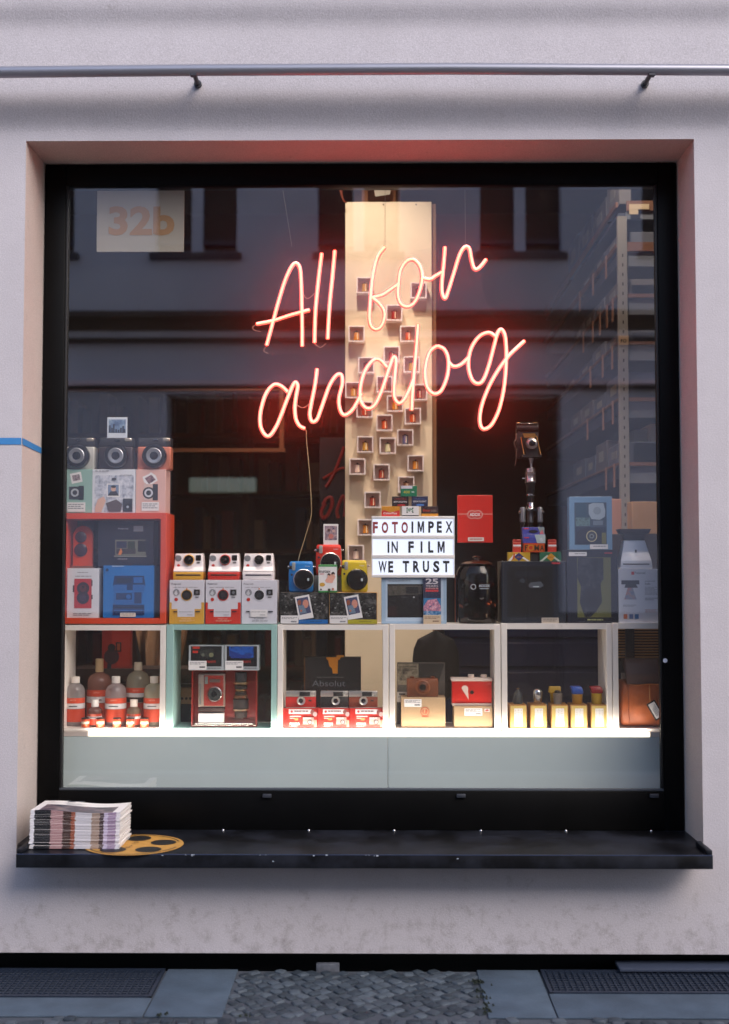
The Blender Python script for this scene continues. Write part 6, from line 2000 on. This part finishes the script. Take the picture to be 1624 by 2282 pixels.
def art(a):
    a.rect(938, 550, 1055, 606, WHITE); a.lines(946, 558, 1046, 580, 3, INKL); a.lines(1008, 588, 1046, 600, 1, INK, .7)
    RB = mat((176, 84, 54), .6)
    a.disc(1078, 640, 31, RB); a.disc(1078, 640, 25, mat((190, 150, 112), .7)); a.disc(1078, 640, 18, RB); a.poly([(1072, 622), (1082, 622), (1078, 655), (1070, 650)], mat((190, 150, 112), .7)); a.rect(1056, 674, 1104, 680, RB)
o, zkb = carton('kraft_box', 'brown cardboard box with a round red stamp, under the wooden camera', 'cardboard box', 'E', 918, 537, 1216, 757, YI + .006, KRAFT, IZ, .10, art)
x, z, W, H = geom('E', 956, 1168, 402, 536, YI + .02, zkb)
k = W / 212
t = thing('wooden_camera', 'brown wooden pinhole camera with a ringed lens, on the stamped cardboard box', 'camera', (x, YI + .02, zkb))
WD = mat((120, 62, 30), .5, var=.3, vscale=35)
w = MB(); w.box(-W / 2, W / 2, 0, .05, 0, H * .93, WD, .004, 3); w.build('body', t)
w = MB(); w.lathe([(50 * k, 0), (50 * k, .006), (42 * k, .008), (42 * k, .004)], (0, .002, H * .5), mat((140, 76, 36), .4), '-Y', 36); w.lathe([(34 * k, 0), (34 * k, .007), (26 * k, .009)], (0, .002, H * .5), mat((96, 46, 24), .4), '-Y', 32); w.build('lens_ring', t)
w = MB(); w.lathe([(22 * k, 0), (22 * k, .011), (12 * k, .012), (.0005, .0125)], (0, .002, H * .5), mat((24, 22, 20), .25), '-Y', 24); w.build('pinhole', t)
for s in (-1, 1):
    w = MB(); w.lathe([(16 * k, 0), (16 * k, .007), (13 * k, .008)], (s * W * .33, .025, H * .93), mat((96, 44, 22), .4), seg=20); w.build('wind_knob', t)
def art(a):
    a.rect(1345, 612, 1466, 668, WHITE); a.lines(1352, 620, 1456, 644, 3, INKL); a.lines(1420, 650, 1458, 662, 1, INK, .7); a.poly([(1480, 615), (1515, 615), (1515, 638), (1480, 638)], WHITE); a.disc(1497, 627, 12, (190, 60, 50), 6)
o, zkb2 = carton('kraft_box', 'brown cardboard box with white price stickers, under the red retro camera', 'cardboard box', 'E', 1276, 596, 1534, 757, YI + .006, KRAFT, IZ, .10, art)
x, z, W, H = geom('E', 1256, 1536, 382, 592, YI + .012, zkb2)
k = W / 280
t = thing('retro_camera', 'bright red box camera with cream trim and a pointed emblem', 'camera', (x, YI + .012, zkb2))
CRM = mat((222, 200, 186), .4)
w = MB(); w.box(-W * .48, W * .48, .003, .062, H * .08, H * .78, mat((200, 30, 20), .35), .003, 2); w.build('body', t)
w = MB(); w.box(-W * .5, W * .5, 0, .066, H * .782, H * .88, CRM, .003, 2); w.build('top_plate', t)
w = MB(); w.box(-W * .48, W * .48, 0, .066, .0005, H * .079, CRM, .003, 2); w.build('bottom_plate', t)
for X in (1393, 1480):
    w = MB(); w.lathe([(20 * k, 0), (21 * k, .001), (21 * k, .012), (18 * k, .013)], ((X - 1396) * k, .03, H * .88), CRM, seg=22); w.build('wind_knob', t)
w = MB()
cx, cz = (1348 - 1396) * k, (592 - 478) * k
pts = [(cx + 24 * k * math.cos(a_), cz + 24 * k * math.sin(a_)) for a_ in [R(v) for v in range(190, -30, -20)]]
pts = [(cx - 23 * k, cz + 4 * k)] + [(cx + 24 * k * math.cos(R(v)), cz + 24 * k * math.sin(R(v))) for v in range(150, -31, -20)] + [((1374 - 1396) * k, (592 - 551) * k)]
w.prism(pts, -.0005, .0028, CRM); w.build('emblem', t)
w = MB(); w.lathe([(13 * k, 0), (13 * k, .003), (9 * k, .004), (.0005, .0035)], ((1396 - 1396) * k, .003, (592 - 500) * k), BLACK, '-Y', 18); w.build('pinhole', t)

# cube 5
gK = 'narrow brown boxes in the fifth cube'
cans = ['dark', 'steel', 'grinder', 'blue', 'red']
for i, (X0, X1) in enumerate(((215, 355), (385, 522), (557, 697), (718, 855), (886, 1022))):
    def art(a, X0=X0, X1=X1):
        X = lambda v: X0 + v * (X1 - X0) / 138
        a.rect(X(6), 726, X(132), 908, mat((196, 170, 96), .6))
        a.rect(X(36), 748, X(104), 896, WHITE)
        rnd = random.Random(i)
        for q in range(5):
            y0 = 756
            while y0 < 885:
                h = rnd.uniform(8, 22); a.rect(X(44 + q * 12), y0, X(48 + q * 12), min(y0 + h, 888), (170, 160, 150)); a.k -= 1; y0 += h + 5
        a.k += 1
    o, zz5 = carton('narrow_box', ['narrow brown labelled box under the dark bag, leftmost of five', 'narrow brown labelled box under the shiny steel canister', 'narrow brown labelled box under the ribbed grey canister, middle of five', 'narrow brown labelled box under the blue-topped canister', 'narrow brown labelled box under the red-topped canister, rightmost of five'][i], 'box', 'F', X0, 718, X1, 912, YI - .008, mat((166, 112, 52), .6), IZ, .09, art, rz=R(0), group=gK)
def can5(name, label, X0, X1, Yt, build):
    x, z, W, H = geom('F', X0, X1, Yt, 714, YI + .012, zz5)
    t = thing(name, label, 'canister', (x, YI + .012 + W / 2, zz5), group='canisters on the narrow brown boxes')
    build(t, W, H)
def b_dark(t, W, H):
    w = MB(); w.lathe([(W * .42, 0), (W * .5, .004), (W * .47, H * .4), (W * .38, H * .7), (W * .2, H * .85), (W * .12, H)], (0, 0, 0), mat((40, 44, 48), .5), seg=24); w.build('bag_body', t)
    w = MB(); w.lathe([(W * .13, H * .98), (W * .18, H * 1.02), (W * .1, H * 1.06), (W * .02, H * 1.07)], (0, 0, 0), mat((150, 120, 90), .3, .8), seg=14); w.build('cap', t)
can5('dark_flask', 'dark grey flask with a small metal cap on the leftmost narrow box', 245, 328, 590, b_dark)
def b_steel(t, W, H):
    w = MB(); w.lathe([(W * .40, 0), (W * .44, .002), (W * .5, H * .62)], (0, 0, 0), mat((200, 200, 200), .15, 1.0), seg=28); w.build('canister_body', t)
    w = MB(); w.lathe([(W * .52, H * .62), (W * .52, H * .78), (W * .44, H * .90), (W * .22, H * .99), (W * .05, H)], (0, 0, 0), mat((210, 208, 206), .15, 1.0), seg=28); w.build('lid', t)
can5('steel_canister', 'shiny steel canister with a domed lid', 413, 488, 585, b_steel)
def b_grind(t, W, H):
    w = MB()
    for q in range(10):
        w.lathe([(W * .44 + q * .0003, H * q * .078), (W * .48 + q * .0003, H * (q * .078 + .02)), (W * .48 + q * .0003, H * (q * .078 + .055)), (W * .44 + q * .0003, H * (q * .078 + .075))], (0, 0, 0), mat((170, 160, 152), .35, .8), seg=22)
    w.build('ribbed_body', t)
    w = MB(); w.lathe([(W * .3, H * .80), (W * .42, H * .84), (W * .3, H * .98), (W * .1, H)], (0, 0, 0), (40, 26, 26), seg=18); w.build('film_mouth', t)
can5('ribbed_canister', 'ribbed grey metal canister with a dark mouth', 580, 651, 600, b_grind)
def b_col(c1, c2, low):
    def f(t, W, H):
        w = MB(); w.lathe([(W * .42, 0), (W * .44, .002), (W * .48, H * low)], (0, 0, 0), mat(c1, .3, .2), seg=26); w.build('canister_body', t)
        w = MB(); w.loft([(H * low + .0005, -W * .48, W * .48, -W * .4, W * .4), (H * (low + .18), -W * .5, W * .5, -W * .42, W * .42), (H * .95, -W * .62, W * .38, -W * .35, W * .4), (H, -W * .56, W * .28, -W * .3, W * .35)], mat(c2, .35), .003, 2); w.build('folded_top', t)
    return f
can5('film_canister', 'gold canister with a folded blue top', 732, 824, 567, b_col((196, 140, 40), (30, 80, 170), .55))
can5('film_canister', 'yellow canister with a folded red top', 892, 988, 567, b_col((206, 164, 40), (160, 30, 30), .60))
x, z, W, H = geom('F', 533, 636, 565, 714, YI + .075, zz5 - .0)
w = MB(); w.loft([(0, -W * .3, W * .3, 0, .02), (H * .6, -W * .36, W * .4, -.002, .024), (H * .62, -W * .5, W * .5, -.004, .026), (H, -W * .42, W * .46, 0, .02)], mat((190, 150, 40), .4), .002, 2)
o = w.build('yellow_canister'); o.location = (x, YI + .078, IZ + (zz5 - IZ)); tag(o, 'yellow wrapped canister behind the ribbed grey one', 'canister', 'canisters on the narrow brown boxes')
simple('rear_shelf_block', 'dark brown block behind the narrow boxes', 'block', 1134, 1348, 1560, 1628, YI + .085, .05, mat((52, 34, 26), .6))
bpy.data.objects.remove(bpy.data.objects['rear_shelf_block'])

# cube 6: leather bag
YBG = YI + .03
x, z, W, H = geom('F', 1135, 1500, 520, 900, YBG, IZ)
t = thing('leather_bag', 'worn tan leather camera bag with a dark flap, in the rightmost cube', 'bag', (x, YBG, IZ))
LEA = mat((176, 88, 36), .5, var=.45, vscale=14, bump=.35, bscale=120)
LEAD = mat((84, 58, 52), .55, var=.25, vscale=14, bump=.35, bscale=120)
k = W / 365
fx = lambda X: (X - 1317) * k
fz = lambda y: (900 - y) * k
w = MB(); w.loft([(0, -W * .42, W * .5, .012, .10), (H * .06, -W * .5, W * .5, .002, .11), (H * .45, -W * .5, W * .5, -.006, .115), (H * .95, -W * .46, W * .5, .002, .108), (H, -W * .44, W * .5, .02, .10)], LEA, .008, 3); w.build('bag_body', t)
w = MB(); w.loft([(fz(548), fx(1180), fx(1500), -.014, -.008), (fz(460), fx(1172), fx(1500), -.012, .02), (fz(380), fx(1170), fx(1500), .004, .08), (fz(345), fx(1180), fx(1500), .02, .10)], LEAD, .004, 3); w.build('flap', t)
w = MB(); w.tube(catmull([(fx(1200), -.012, fz(548)), (fx(1260), -.016, fz(556)), (fx(1355), -.016, fz(545)), (fx(1500), -.014, fz(550))], 6), .0018, mat((196, 110, 50), .5), 6); w.tube([(fx(1192), -.008, fz(540)), (fx(1192), -.006, fz(800)), (fx(1200), -.0, fz(880))], .0022, mat((150, 70, 30), .5), 6); w.build('piping', t)
tg = thing('price_tag', 'dark-edged white price tag hanging tilted on the leather bag', 'tag', (x + fx(1403), YBG - .024, IZ + fz(757)))
w = MB()
ro = Matrix.Rotation(R(-28), 4, 'Y')
ro = Matrix.Rotation(R(-30), 4, 'Y')
w.box(-40 * k, 40 * k, .001, .004, -80 * k, 78 * k, (24, 24, 26), .002, 1, mx=ro)
w.build('tag_back', tg)
w = MB(); w.box(-29 * k, 29 * k, -.0012, .0009, -66 * k, 66 * k, WHITE, .0005, 1, mx=ro)
for q in range(4):
    w.box((-15 + q * 10) * k, (-12 + q * 10) * k, -.0018, -.0013, -50 * k, (20 + 9 * q) * k, INKL, mx=ro)
w.build('tag_card', tg)
w = MB(); w.tube([(fx(1360) - fx(1403), .004, fz(550) - fz(757)), (fx(1358) - fx(1403), .002, fz(650) - fz(757)), (-38 * k, .002, 72 * k)], .0008, (196, 150, 90), 5); w.build('string', tg)
